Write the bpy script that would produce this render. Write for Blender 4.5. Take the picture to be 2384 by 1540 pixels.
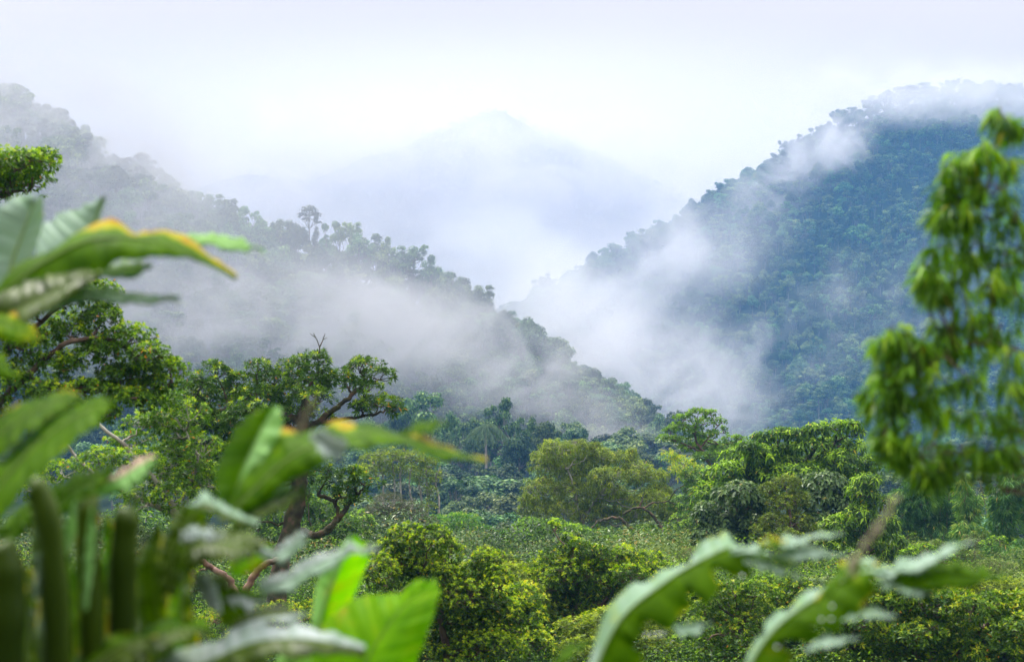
import bpy, math, random
import numpy as np
from math import radians as R, sin, cos, pi

for o in list(bpy.data.objects):
    bpy.data.objects.remove(o)
S = bpy.context.scene
COL = S.collection

# ------------------------------------------------------------------ camera
CZ = 60.0            # eye height above the valley datum
K = 0.6              # frame width divided by depth
cd = bpy.data.cameras.new("camera")
cd.sensor_width = 36.0
cd.lens = 36.0 / K
cd.clip_start = 0.1
cd.clip_end = 20000
cd.dof.use_dof = True
cd.dof.focus_distance = 90.0
cd.dof.aperture_fstop = 3.1
cam = bpy.data.objects.new("camera", cd)
COL.objects.link(cam)
cam.location = (0, 0, CZ)
cam.rotation_euler = (R(90), 0, 0)
S.camera = cam

# ------------------------------------------------------------------ sky
SUN_EL, SUN_AZ = R(58), R(-35)
w = bpy.data.worlds.new("World")
S.world = w
w.use_nodes = True
nt = w.node_tree
nt.nodes.clear()
out = nt.nodes.new("ShaderNodeOutputWorld")
bg = nt.nodes.new("ShaderNodeBackground")
sky = nt.nodes.new("ShaderNodeTexSky")
sky.sky_type = 'NISHITA'
sky.sun_disc = False
sky.sun_elevation = SUN_EL
sky.sun_rotation = SUN_AZ
skm = nt.nodes.new("ShaderNodeVectorMath"); skm.operation = 'SCALE'; skm.inputs['Scale'].default_value = 0.09
nt.links.new(sky.outputs[0], skm.inputs[0])
# cloud deck: brighter overhead than at the horizon
tc = nt.nodes.new("ShaderNodeTexCoord")
sep = nt.nodes.new("ShaderNodeSeparateXYZ")
nt.links.new(tc.outputs['Generated'], sep.inputs[0])
rmp = nt.nodes.new("ShaderNodeValToRGB")
rmp.color_ramp.elements[0].position = 0.0
rmp.color_ramp.elements[0].color = (0.435, 0.362, 0.335, 1)
rmp.color_ramp.elements[1].position = 0.9
rmp.color_ramp.elements[1].color = (1.30, 1.27, 1.26, 1)
e = rmp.color_ramp.elements.new(0.25); e.color = (0.435, 0.362, 0.335, 1)
nt.links.new(sep.outputs['Z'], rmp.inputs[0])
cl = nt.nodes.new("ShaderNodeTexNoise")
cl.inputs['Scale'].default_value = 2.6
cl.inputs['Detail'].default_value = 4
cl.inputs['Roughness'].default_value = 0.45
nt.links.new(tc.outputs['Generated'], cl.inputs['Vector'])
cr = nt.nodes.new("ShaderNodeMapRange")
cr.inputs['From Min'].default_value = 0.3; cr.inputs['From Max'].default_value = 0.7
cr.inputs['To Min'].default_value = 1.5; cr.inputs['To Max'].default_value = 1.66
nt.links.new(cl.outputs['Fac'], cr.inputs['Value'])
cm = nt.nodes.new("ShaderNodeVectorMath"); cm.operation = 'SCALE'
nt.links.new(rmp.outputs[0], cm.inputs[0]); nt.links.new(cr.outputs[0], cm.inputs['Scale'])
mx = nt.nodes.new("ShaderNodeMixRGB"); mx.inputs[0].default_value = 0.93
nt.links.new(skm.outputs[0], mx.inputs[1]); nt.links.new(cm.outputs[0], mx.inputs[2])
nt.links.new(mx.outputs[0], bg.inputs['Color'])
bg.inputs['Strength'].default_value = 1.0
nt.links.new(bg.outputs[0], out.inputs['Surface'])

# ------------------------------------------------------------------ sun behind thin cloud
sl = bpy.data.lights.new("sun", 'SUN')
sl.energy = 2.6
sl.angle = R(11)
sl.color = (1.0, 0.95, 0.86)
sun = bpy.data.objects.new("sun", sl)
COL.objects.link(sun)
from mathutils import Vector, Matrix, noise as mnoise
sd = Vector((sin(SUN_AZ) * cos(SUN_EL), cos(SUN_AZ) * cos(SUN_EL), sin(SUN_EL)))
sun.rotation_euler = sd.to_track_quat('Z', 'Y').to_euler()
sun.location = (0, 0, 400)

# ------------------------------------------------------------------ exposure and render settings
S.view_settings.view_transform = 'Standard'
S.view_settings.look = 'None'
S.view_settings.exposure = 0.8
S.view_settings.gamma = 1.0
c = S.cycles
c.use_denoising = True
try:
    c.denoiser = 'OPENIMAGEDENOISE'
    c.denoising_input_passes = 'RGB_ALBEDO_NORMAL'
    c.denoising_prefilter = 'ACCURATE'
except Exception:
    pass
c.max_bounces = 6
c.diffuse_bounces = 3
c.glossy_bounces = 2
c.transmission_bounces = 3
c.volume_bounces = 3
c.transparent_max_bounces = 8
c.volume_max_steps = 128
c.use_adaptive_sampling = True
c.adaptive_threshold = 0.02
c.sample_clamp_indirect = 6

# ------------------------------------------------------------------ helpers
def P(u, v, d):
    """world point at depth d (metres north of the eye) for the survey grid u 0..2384, v 0..1540"""
    return np.array(((u - 1192) / 2384 * K * d, d, CZ + (770 - v) / 2384 * K * d))

def px(d):
    return K * d / 2384

def tag(o, label=None, cat=None, group=None, kind=None):
    if label: o["label"] = label
    if cat: o["category"] = cat
    if group: o["group"] = group
    if kind: o["kind"] = kind
    return o

class MB:
    """collects vertices, faces and a per-vertex tint; build() links them as ONE mesh object"""
    def __init__(s):
        s.v, s.f4, s.f3, s.t, s.n = [], [], [], [], 0
    def add(s, v, quads=None, tris=None, tint=0.5):
        v = np.asarray(v, np.float32).reshape(-1, 3)
        if quads is not None and len(quads): s.f4.append(np.asarray(quads, np.int32) + s.n)
        if tris is not None and len(tris): s.f3.append(np.asarray(tris, np.int32) + s.n)
        s.v.append(v)
        s.t.append(np.broadcast_to(np.asarray(tint, np.float32), (len(v),)).copy())
        s.n += len(v)
    def tube(s, pts, rad, sides=6, tint=0.5, rough=0.0, rng=None):
        pts = np.asarray(pts, float); n = len(pts)
        rad = np.broadcast_to(np.asarray(rad, float), (n,))
        tg = np.gradient(pts, axis=0)
        tg /= np.linalg.norm(tg, axis=1)[:, None] + 1e-9
        ref = np.array((0.3, 0.9, 0.1)) if abs(tg[:, 2]).mean() > .6 else np.array((0, 0, 1.0))
        a = np.cross(tg, ref); a /= np.linalg.norm(a, axis=1)[:, None] + 1e-9
        b = np.cross(tg, a)
        th = np.linspace(0, 2 * pi, sides, endpoint=False)
        rr = rad[:, None] * np.ones((1, sides))
        if rough and rng is not None:
            rr = rr * (1 + rough * rng.normal(size=rr.shape))
        ring = pts[:, None] + rr[..., None] * (np.cos(th)[None, :, None] * a[:, None] + np.sin(th)[None, :, None] * b[:, None])
        i = np.arange(n - 1)[:, None] * sides; j = np.arange(sides)[None]; k = (j + 1) % sides
        q = np.stack((i + j, i + k, i + sides + k, i + sides + j), -1).reshape(-1, 4)
        s.add(ring.reshape(-1, 3), q, None, tint)
    def mesh(s, name, mat, smooth=True):
        me = bpy.data.meshes.new(name)
        v = np.concatenate(s.v) if s.v else np.zeros((0, 3), np.float32)
        f4 = np.concatenate(s.f4) if s.f4 else np.zeros((0, 4), np.int32)
        f3 = np.concatenate(s.f3) if s.f3 else np.zeros((0, 3), np.int32)
        me.vertices.add(len(v)); me.vertices.foreach_set("co", v.ravel())
        nl = f4.size + f3.size
        me.loops.add(nl)
        me.loops.foreach_set("vertex_index", np.concatenate((f4.ravel(), f3.ravel())).astype(np.int32))
        me.polygons.add(len(f4) + len(f3))
        st = np.concatenate((np.arange(len(f4)) * 4, f4.size + np.arange(len(f3)) * 3)).astype(np.int32)
        me.polygons.foreach_set("loop_start", st)
        if smooth: me.polygons.foreach_set("use_smooth", np.ones(len(st), bool))
        at = me.attributes.new("tint", 'FLOAT', 'POINT')
        at.data.foreach_set("value", np.concatenate(s.t) if s.t else np.zeros(0, np.float32))
        me.materials.append(mat)
        me.update(calc_edges=True)
        return me
    def build(s, name, mat, parent=None, smooth=True):
        o = bpy.data.objects.new(name, s.mesh(name, mat, smooth))
        COL.objects.link(o)
        if parent: o.parent = parent
        return o

def empty(name, loc=(0, 0, 0)):
    o = bpy.data.objects.new(name, None)
    COL.objects.link(o); o.location = loc; o.empty_display_size = 0.5
    return o

def catmull(pts, n):
    p = np.asarray(pts, float)
    if len(p) == 2:
        t = np.linspace(0, 1, n)[:, None]
        return p[0] * (1 - t) + p[1] * t
    q = np.vstack((2 * p[0] - p[1], p, 2 * p[-1] - p[-2]))
    m = len(p) - 1
    ts = np.linspace(0, m, n)
    i = np.minimum(ts.astype(int), m - 1); t = (ts - i)[:, None]
    a, b, c_, d = q[i], q[i + 1], q[i + 2], q[i + 3]
    return 0.5 * (2 * b + (c_ - a) * t + (2 * a - 5 * b + 4 * c_ - d) * t ** 2 + (3 * b - a - 3 * c_ + d) * t ** 3)

def unit(a):
    return a / (np.linalg.norm(a, axis=-1, keepdims=True) + 1e-9)

# ------------------------------------------------------------------ materials
def new_mat(name):
    m = bpy.data.materials.new(name); m.use_nodes = True
    m.node_tree.nodes.clear()
    return m, m.node_tree.nodes, m.node_tree.links

def leaf_mat(name, stops, rough=0.45, transl=0.3, var=0.25, hue=0.03, spec=0.18, tcol=None):
    """stops: list of (position, colour) read by the per-leaf tint; var/hue: spread between individual plants"""
    m, N, L = new_mat(name)
    o = N.new("ShaderNodeOutputMaterial")
    at = N.new("ShaderNodeAttribute"); at.attribute_name = "tint"
    rp = N.new("ShaderNodeValToRGB")
    els = rp.color_ramp.elements
    els[0].position, els[0].color = stops[0][0], (*stops[0][1], 1)
    els[1].position, els[1].color = stops[-1][0], (*stops[-1][1], 1)
    for p_, c_ in stops[1:-1]:
        e_ = els.new(p_); e_.color = (*c_, 1)
    L.new(at.outputs['Fac'], rp.inputs[0])
    oi = N.new("ShaderNodeObjectInfo")
    hs = N.new("ShaderNodeHueSaturation")
    mr = N.new("ShaderNodeMapRange"); mr.inputs['To Min'].default_value = 1 - var; mr.inputs['To Max'].default_value = 1 + var
    L.new(oi.outputs['Random'], mr.inputs['Value'])
    mh = N.new("ShaderNodeMath"); mh.operation = 'MULTIPLY'; mh.inputs[1].default_value = 7.31
    fr = N.new("ShaderNodeMath"); fr.operation = 'FRACT'
    L.new(oi.outputs['Random'], mh.inputs[0]); L.new(mh.outputs[0], fr.inputs[0])
    m2 = N.new("ShaderNodeMapRange"); m2.inputs['To Min'].default_value = 0.5 - hue; m2.inputs['To Max'].default_value = 0.5 + hue
    L.new(fr.outputs[0], m2.inputs['Value'])
    L.new(m2.outputs[0], hs.inputs['Hue']); L.new(mr.outputs[0], hs.inputs['Value'])
    L.new(rp.outputs[0], hs.inputs['Color'])
    b = N.new("ShaderNodeBsdfPrincipled")
    b.inputs['Roughness'].default_value = rough
    b.inputs['Specular IOR Level'].default_value = spec
    L.new(hs.outputs[0], b.inputs['Base Color'])
    t = N.new("ShaderNodeBsdfTranslucent")
    g = N.new("ShaderNodeMixRGB"); g.blend_type = 'MULTIPLY'; g.inputs[0].default_value = 1
    g.inputs[2].default_value = (*(tcol or (1.5, 1.7, 0.5)), 1)
    L.new(hs.outputs[0], g.inputs[1]); L.new(g.outputs[0], t.inputs['Color'])
    mixn = N.new("ShaderNodeMixShader"); mixn.inputs[0].default_value = transl
    L.new(b.outputs[0], mixn.inputs[1]); L.new(t.outputs[0], mixn.inputs[2])
    L.new(mixn.outputs[0], o.inputs['Surface'])
    return m

def bark_mat(name, c1, c2, c3=None, scale=3.0, rough=0.9):
    m, N, L = new_mat(name)
    o = N.new("ShaderNodeOutputMaterial")
    b = N.new("ShaderNodeBsdfPrincipled"); b.inputs['Roughness'].default_value = rough
    tc_ = N.new("ShaderNodeTexCoord")
    n = N.new("ShaderNodeTexNoise"); n.inputs['Scale'].default_value = scale; n.inputs['Detail'].default_value = 6
    L.new(tc_.outputs['Object'], n.inputs['Vector'])
    rp = N.new("ShaderNodeValToRGB")
    rp.color_ramp.elements[0].position = .35; rp.color_ramp.elements[0].color = (*c1, 1)
    rp.color_ramp.elements[1].position = .62; rp.color_ramp.elements[1].color = (*c2, 1)
    if c3:
        e_ = rp.color_ramp.elements.new(.52); e_.color = (*c3, 1)
    L.new(n.outputs['Fac'], rp.inputs[0]); L.new(rp.outputs[0], b.inputs['Base Color'])
    bp = N.new("ShaderNodeBump"); bp.inputs['Strength'].default_value = .5; bp.inputs['Distance'].default_value = .05
    L.new(n.outputs['Fac'], bp.inputs['Height']); L.new(bp.outputs[0], b.inputs['Normal'])
    L.new(b.outputs[0], o.inputs['Surface'])
    return m

M = {}
M['far_leaf'] = leaf_mat("far_foliage", [(0, (.012, .036, .012)), (.5, (.066, .125, .038)), (1, (.24, .33, .10))], rough=.6, transl=.2, var=.6, hue=.045, spec=.25)
M['far_bark'] = bark_mat("far_bark", (.05, .045, .035), (.2, .19, .16), scale=1.5)
def soil():
    m, N, L = new_mat("undergrowth_ground")
    o = N.new("ShaderNodeOutputMaterial"); b = N.new("ShaderNodeBsdfPrincipled"); b.inputs['Roughness'].default_value = .95; b.inputs['Specular IOR Level'].default_value = .05
    g = N.new("ShaderNodeNewGeometry")
    n = N.new("ShaderNodeTexNoise"); n.inputs['Scale'].default_value = .35; n.inputs['Detail'].default_value = 10; n.inputs['Roughness'].default_value = .7
    L.new(g.outputs['Position'], n.inputs['Vector'])
    rp = N.new("ShaderNodeValToRGB")
    rp.color_ramp.elements[0].position = .35; rp.color_ramp.elements[0].color = (.008, .014, .004, 1)
    rp.color_ramp.elements[1].position = .68; rp.color_ramp.elements[1].color = (.035, .06, .012, 1)
    L.new(n.outputs['Fac'], rp.inputs[0]); L.new(rp.outputs[0], b.inputs['Base Color'])
    bp = N.new("ShaderNodeBump"); bp.inputs['Distance'].default_value = .6
    L.new(n.outputs['Fac'], bp.inputs['Height']); L.new(bp.outputs[0], b.inputs['Normal'])
    L.new(b.outputs[0], o.inputs['Surface'])
    return m
M['soil'] = soil()

# ------------------------------------------------------------------ terrain
def fnoise(x, y, s, seed, octv=4):
    """cheap smooth value noise on arrays"""
    r = np.zeros_like(x, float); amp = 1.0; tot = 0
    for k in range(octv):
        rng = np.random.RandomState(seed + k)
        tab = rng.rand(64, 64)
        X = x / s + 17.3 * k; Y = y / s + 9.1 * k
        xi = np.floor(X).astype(int); yi = np.floor(Y).astype(int)
        fx = X - xi; fy = Y - yi; fx = fx * fx * (3 - 2 * fx); fy = fy * fy * (3 - 2 * fy)
        g = lambda a, b: tab[a % 64, b % 64]
        r += amp * ((g(xi, yi) * (1 - fx) + g(xi + 1, yi) * fx) * (1 - fy) + (g(xi, yi + 1) * (1 - fx) + g(xi + 1, yi + 1) * fx) * fy)
        tot += amp; amp *= .5; s /= 2
    return r / tot - .5

def base_h(x, y):
    yy = [-400, -70, -28, -9, -3, 0, 5, 12, 25, 45, 60, 80, 100, 130, 172, 240, 300, 400, 700, 1500, 6000]
    zz = [90, 58, 24, 5, -1.2, -2.2, -3.6, -5.0, -6.2, -7.2, -8.4, -10.6, -14.5, -21, -25.5, -25.5, -26.5, -36, -80, -110, -110]  # the steep rise behind the eye is unseen, added to block rear sky
    z = np.interp(y, yy, zz)
    z = z + fnoise(x, y, 60, 3) * np.interp(y, [10, 60, 150], [0.6, 1.2, 4])
    return z + CZ

def crest(pts, drop, nsub=14):
    """crest points given as (u, v, depth) of the tree tops; drop = tree height in metres"""
    p = np.array([P(*q) for q in pts]); p[:, 2] -= drop
    return catmull(p, (len(p) - 1) * nsub + 1)

LEFT_CREST = [(-500, 40, 430), (-150, 120, 440), (0, 190, 450), (120, 270, 452), (250, 365, 455), (330, 400, 455), (430, 480, 458), (560, 500, 460), (650, 520, 460), (760, 545, 455), (860, 565, 450), (960, 625, 440),
              (1050, 700, 425), (1160, 735, 410), (1250, 815, 395), (1330, 880, 380), (1400, 935, 370), (1480, 985, 360), (1600, 1040, 350)]
LEFT_SPURS = [[(560, 560, 450), (640, 760, 380), (760, 960, 320)], [(960, 680, 430), (1080, 850, 370), (1180, 1010, 320)],
              [(100, 420, 430), (140, 640, 370), (200, 880, 310)], [(300, 470, 450), (420, 700, 385), (500, 900, 330)]]
RIGHT_CREST = [(3000, 260, 1050), (2700, 225, 1030), (2384, 212, 1010), (2300, 205, 1000), (2180, 208, 1000), (2060, 222, 1000), (1980, 268, 995), (1900, 335, 985), (1820, 385, 980), (1740, 435, 970),
               (1690, 475, 960), (1600, 510, 950), (1520, 545, 940), (1430, 595, 930), (1370, 640, 920), (1290, 690, 905), (1190, 770, 890), (1100, 860, 880)]
RIGHT_SPURS = [[(2250, 260, 980), (2160, 520, 860), (2020, 760, 740), (1900, 900, 660)], [(1800, 440, 950), (1760, 640, 860), (1700, 830, 760)],
               [(2384, 330, 950), (2480, 600, 800), (2420, 850, 640), (2250, 960, 560)], [(1520, 600, 920), (1500, 760, 840), (1480, 900, 760)]]
BACK_CREST = [(100, 640, 1450), (360, 520, 1480), (480, 430, 1500), (600, 400, 1500), (720, 410, 1510), (820, 362, 1520), (960, 315, 1540), (1050, 285, 1540), (1110, 250, 1550), (1165, 246, 1550), (1215, 275, 1550), (1290, 340, 1550), (1380, 408, 1540), (1480, 455, 1530), (1620, 520, 1500), (1900, 640, 1450), (2400, 760, 1400)]

def ridge_h(x, y, lines, slope):
    h = np.full(x.shape, -1e9)
    for ln in lines:
        for p in ln:
            h = np.maximum(h, p[2] - slope * np.hypot(x - p[0], y - p[1]))
    return h

def hill(name, lines, slope, xr, yr, n, seed, amp, ns):
    xs = np.linspace(*xr, n[0]); ys = np.linspace(*yr, n[1])
    X, Y = np.meshgrid(xs, ys)
    def H(x, y):
        h = ridge_h(x, y, lines, slope)
        top = max(l[:, 2].max() for l in lines)
        return h + fnoise(x, y, ns, seed) * amp
    Z = H(X, Y)
    m = MB()
    i = np.arange(n[1] - 1)[:, None] * n[0]; j = np.arange(n[0] - 1)[None]
    q = np.stack((i + j, i + j + 1, i + n[0] + j + 1, i + n[0] + j), -1).reshape(-1, 4)
    m.add(np.stack((X, Y, Z), -1), q)
    o = m.build(name, M['soil'])
    tag(o, kind='structure')
    return H

left_lines = [crest(LEFT_CREST, 9.5)] + [crest(s, 13) for s in LEFT_SPURS]
right_lines = [crest(RIGHT_CREST, 8.5)] + [crest(s, 15) for s in RIGHT_SPURS]
back_lines = [crest(BACK_CREST, 0)]
# the valley floor, the near slope and an added unseen bank behind the eye: one sheet to the horizon, finer near the eye
gx = np.concatenate((np.linspace(-2600, -320, 14), np.linspace(-300, 300, 141), np.linspace(320, 2600, 14)))
gy = np.concatenate((np.linspace(-400, -45, 10), np.linspace(-36, 120, 110), np.linspace(125, 600, 60), np.linspace(650, 3500, 18)))
GX, GY = np.meshgrid(gx, gy)
m = MB()
i = np.arange(len(gy) - 1)[:, None] * len(gx); j = np.arange(len(gx) - 1)[None]
m.add(np.stack((GX, GY, base_h(GX, GY)), -1), np.stack((i + j, i + j + 1, i + len(gx) + j + 1, i + len(gx) + j), -1).reshape(-1, 4))
tag(m.build("ground", M['soil']), kind='structure')
HL = hill("left_hill", left_lines, .62, (-330, 130), (250, 640), (116, 98), 11, 7, 46)
HR = hill("right_mountain", right_lines, .6, (-250, 700), (480, 1500), (140, 130), 23, 13, 90)
HB = hill("distant_mountain", back_lines, .55, (-800, 900), (1120, 1990), (220, 120), 31, 34, 90)
# ------------------------------------------------------------------ distant trees
def leaf_cards(m, rng, blobs, per_area, size, up=.5, jit=.45, top=True, aspect=.55, tmean=.5, tvar=.22, shell=(.5, 1.25)):
    """single-quad leaf sprays over the surface of each blob (cx, cy, cz, rx, ry, rz)"""
    for b in blobs:
        c0 = np.array(b[:3]); r = np.array(b[3:6])
        area = 4 * pi * ((r[0] * r[1]) ** 1.6 / 3 + (r[0] * r[2]) ** 1.6 / 3 + (r[1] * r[2]) ** 1.6 / 3) ** (1 / 1.6)
        n = max(12, int(area * per_area))
        d = unit(rng.normal(size=(n, 3)))
        if top:
            lo = d[:, 2] < -.25
            d[lo & (rng.rand(n) < .75), 2] *= -1
        rad = rng.uniform(shell[0], shell[1], n)[:, None]
        rad *= (1 + .12 * np.sin(d[:, :1] * 7 + c0[0]) * np.sin(d[:, 1:2] * 6 + c0[1]))
        p = c0 + d * r * rad
        nrm = unit(d / r * r.mean() + np.array((0, 0, up)) + rng.normal(size=(n, 3)) * jit)
        a = unit(np.cross(nrm, rng.normal(size=(n, 3)))); bb = np.cross(nrm, a)
        s = size * rng.uniform(.6, 1.35, n)[:, None]
        v = np.stack((p - a * s, p - bb * s * aspect + nrm * s * .12, p + a * s - nrm * s * .15, p + bb * s * aspect + nrm * s * .12), 1)
        t = np.clip(tmean + rng.normal(size=n) * tvar + rng.normal() * .1, 0, 1)
        m.add(v.reshape(-1, 3), np.arange(n * 4).reshape(-1, 4), None, np.repeat(t, 4))

def far_tree_meshes(name, kind, seed, leaf=None, bark=None, dens=11.0, size=.29):
    """a forest tree about 12 m tall standing on the origin: returns (crown mesh, trunk mesh)"""
    rng = np.random.RandomState(seed)
    h = 12.0; cr = MB(); tr = MB(); blobs = []
    if kind == 'dome':
        for k in range(26):
            a = rng.rand() * 2 * pi; rr = 4.3 * math.sqrt(rng.rand())
            z = h - 1.2 - .12 * rr * rr + rng.normal() * .75 - (2.2 if rng.rand() < .3 else 0)
            s = rng.uniform(.7, 1.5)
            blobs.append((rr * cos(a), rr * sin(a), z, s, s, s * .6))
    elif kind == 'round':
        for k in range(34):
            d = unit(rng.normal(size=3)); d[2] = abs(d[2]) * 1.15 - .35
            s = rng.uniform(.7, 1.6); q = rng.uniform(.55, 1)
            blobs.append((d[0] * 3.3 * q, d[1] * 3.3 * q, h - 4.6 + d[2] * 3.6 * q, s, s, s * .8))
    elif kind == 'tall':
        for k in range(22):
            z = rng.uniform(3.5, h - .8); w_ = 2.3 * math.sin(min(1, (h - z + .6) / 6) * pi / 2)
            a = rng.rand() * 2 * pi; s = rng.uniform(.9, 1.5)
            blobs.append((w_ * cos(a) * rng.rand() ** .5, w_ * sin(a) * rng.rand() ** .5, z, s, s, s * .85))
    elif kind == 'open':
        for k in range(22):
            a = rng.rand() * 2 * pi; rr = 4.0 * rng.uniform(.1, 1)
            z = h - rng.uniform(.6, 5.0); s = rng.uniform(.6, 1.4)
            blobs.append((rr * cos(a), rr * sin(a), z, s * 1.1, s * 1.1, s * .7))
    elif kind == 'flat':
        for k in range(30):
            a = rng.rand() * 2 * pi; rr = 4.6 * math.sqrt(rng.rand()); tier = rng.choice([0, 1.6, 3.2])
            s = rng.uniform(.7, 1.4)
            blobs.append((rr * cos(a) * (1 + tier * .04), rr * sin(a), h - 1.0 - tier - .06 * rr * rr + rng.normal() * .5, s, s, s * .55))
    elif kind == 'conic':
        for k in range(24):
            z = rng.uniform(1.5, h - .3); w_ = .3 + 1.9 * (h - z) / h
            a = rng.rand() * 2 * pi; s = rng.uniform(.6, 1.0)
            blobs.append((w_ * cos(a), w_ * sin(a), z, s, s, s * .6))
    elif kind == 'spray':
        for k in range(17):
            a = rng.rand() * 2 * pi; rr = 3.0 * rng.uniform(.1, 1)
            z = h - .8 - rng.uniform(0, 4.2) * (.3 + rr / 3); s = rng.uniform(.7, 1.3)
            blobs.append((rr * cos(a), rr * sin(a), z, s, s, s * .75))
    top = 4.2 if kind in ('round', 'tall', 'conic') else 6.2
    lean = rng.normal(size=2) * .5
    tp = catmull([(0, 0, -2.5), (lean[0] * .4, lean[1] * .3, 3), (lean[0], lean[1], h - top), (lean[0] * 1.2, lean[1] * 1.2, h - 2.2)], 9)
    tr.tube(tp, np.linspace(.34, .1, 9), 6)
    for b in blobs:
        s0 = tp[rng.randint(4, 8)]; e_ = np.array(b[:3])
        mid = (s0 + e_) / 2 + np.array((0, 0, -.5)) + rng.normal(size=3) * .25
        tr.tube(catmull([s0, mid, e_], 6), np.linspace(.12, .03, 6), 4)
    leaf_cards(cr, rng, blobs, dens, size, tmean=.5)
    return cr.mesh(name + "_crown", leaf or M['far_leaf'], False), tr.mesh(name + "_trunk", bark or M['far_bark'])

PROTO = {}
KINDS_ = ['dome', 'round', 'tall', 'open', 'flat', 'spray', 'round', 'conic', 'open', 'spray', 'dome', 'round', 'tall', 'flat']
for i_, k_ in enumerate(KINDS_):
    PROTO[i_] = far_tree_meshes("forest_tree", k_, 100 + i_)

def make_tree(name, crown_me, trunk_me, loc, s, rz, label, cat, group=None, sz=None, parts=("crown", "trunk")):
    e_ = empty(name, loc)
    e_.rotation_euler = (0, 0, rz); e_.scale = (s, s, sz or s)
    for me, pn in ((crown_me, parts[0]), (trunk_me, parts[1])):
        if me is None: continue
        o = bpy.data.objects.new(pn, me); COL.objects.link(o); o.parent = e_
    tag(e_, label, cat, group)
    return e_

# ---- a far-off wood on a slope: one object, trees instanced on its points
def wood(name, pts, scl, rot, pick, label, mats=None):
    me = bpy.data.meshes.new(name)
    me.from_pydata([tuple(p) for p in pts], [], [])
    for nm, arr in (("scl", scl), ("sclz", np.asarray(scl) * np.random.RandomState(3).uniform(.75, 1.35, len(scl))), ("rot", rot)):
        a = me.attributes.new(nm, 'FLOAT', 'POINT'); a.data.foreach_set("value", np.asarray(arr, np.float32))
    a = me.attributes.new("pick", 'INT', 'POINT'); a.data.foreach_set("value", np.asarray(pick, np.int32))
    o = bpy.data.objects.new(name, me); COL.objects.link(o)
    g = bpy.data.node_groups.new(name + "_nodes", 'GeometryNodeTree')
    g.interface.new_socket("Geometry", in_out='INPUT', socket_type='NodeSocketGeometry')
    g.interface.new_socket("Geometry", in_out='OUTPUT', socket_type='NodeSocketGeometry')
    N, L = g.nodes, g.links
    gi = N.new("NodeGroupInput"); go = N.new("NodeGroupOutput")
    iop = N.new("GeometryNodeInstanceOnPoints")
    g2i = N.new("GeometryNodeGeometryToInstance")
    # pick one of the tree kinds: nested switches keep each kind a separate instance
    join = None
    lst = {}
    for k in sorted(KIND_OBJ):
        oc = N.new("GeometryNodeObjectInfo"); oc.inputs[0].default_value = KIND_OBJ[k][0]
        ot = N.new("GeometryNodeObjectInfo"); ot.inputs[0].default_value = KIND_OBJ[k][1]
        jn = N.new("GeometryNodeJoinGeometry")
        L.new(oc.outputs['Geometry'], jn.inputs[0]); L.new(ot.outputs['Geometry'], jn.inputs[0])
        lst[k] = jn
    def attr(nm, ty):
        n = N.new("GeometryNodeInputNamedAttribute"); n.data_type = ty; n.inputs['Name'].default_value = nm
        return n.outputs['Attribute']
    at_s, at_r, at_p = attr("scl", 'FLOAT'), attr("rot", 'FLOAT'), attr("pick", 'INT')
    cmb = N.new("ShaderNodeCombineXYZ"); L.new(at_r, cmb.inputs['Z'])
    cms = N.new("ShaderNodeCombineXYZ"); L.new(at_s, cms.inputs['X']); L.new(at_s, cms.inputs['Y']); L.new(attr("sclz", 'FLOAT'), cms.inputs['Z'])
    outs = []
    for k in sorted(KIND_OBJ):
        cp = N.new("FunctionNodeCompare"); cp.data_type = 'INT'; cp.operation = 'EQUAL'
        L.new(at_p, cp.inputs[2]); cp.inputs[3].default_value = k
        ip = N.new("GeometryNodeInstanceOnPoints")
        L.new(gi.outputs[0], ip.inputs['Points']); L.new(cp.outputs[0], ip.inputs['Selection'])
        L.new(lst[k].outputs[0], ip.inputs['Instance'])
        L.new(cmb.outputs[0], ip.inputs['Rotation'])
        L.new(cms.outputs[0], ip.inputs['Scale'])
        outs.append(ip)
    jo = N.new("GeometryNodeJoinGeometry")
    for ip in outs: L.new(ip.outputs[0], jo.inputs[0])
    L.new(jo.outputs[0], go.inputs[0])
    N.remove(iop); N.remove(g2i)
    md = o.modifiers.new("trees", 'NODES'); md.node_group = g
    tag(o, label, "forest", None, 'stuff')
    return o

def scatter(rng, xr, yr, H, cell, keep):
    nx = int((xr[1] - xr[0]) / cell); ny = int((yr[1] - yr[0]) / cell)
    X, Y = np.meshgrid(np.linspace(*xr, nx), np.linspace(*yr, ny))
    X = (X + rng.uniform(-.5, .5, X.shape) * cell).ravel(); Y = (Y + rng.uniform(-.5, .5, Y.shape) * cell).ravel()
    Z = H(X, Y)
    u = 1192 + X / Y / K * 2384; v = 770 - (Z - CZ) / Y / K * 2384
    k = keep(X, Y, Z, u, v)
    return np.stack((X, Y, Z), -1)[k], u[k], v[k]

rngF = np.random.RandomState(5)
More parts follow.
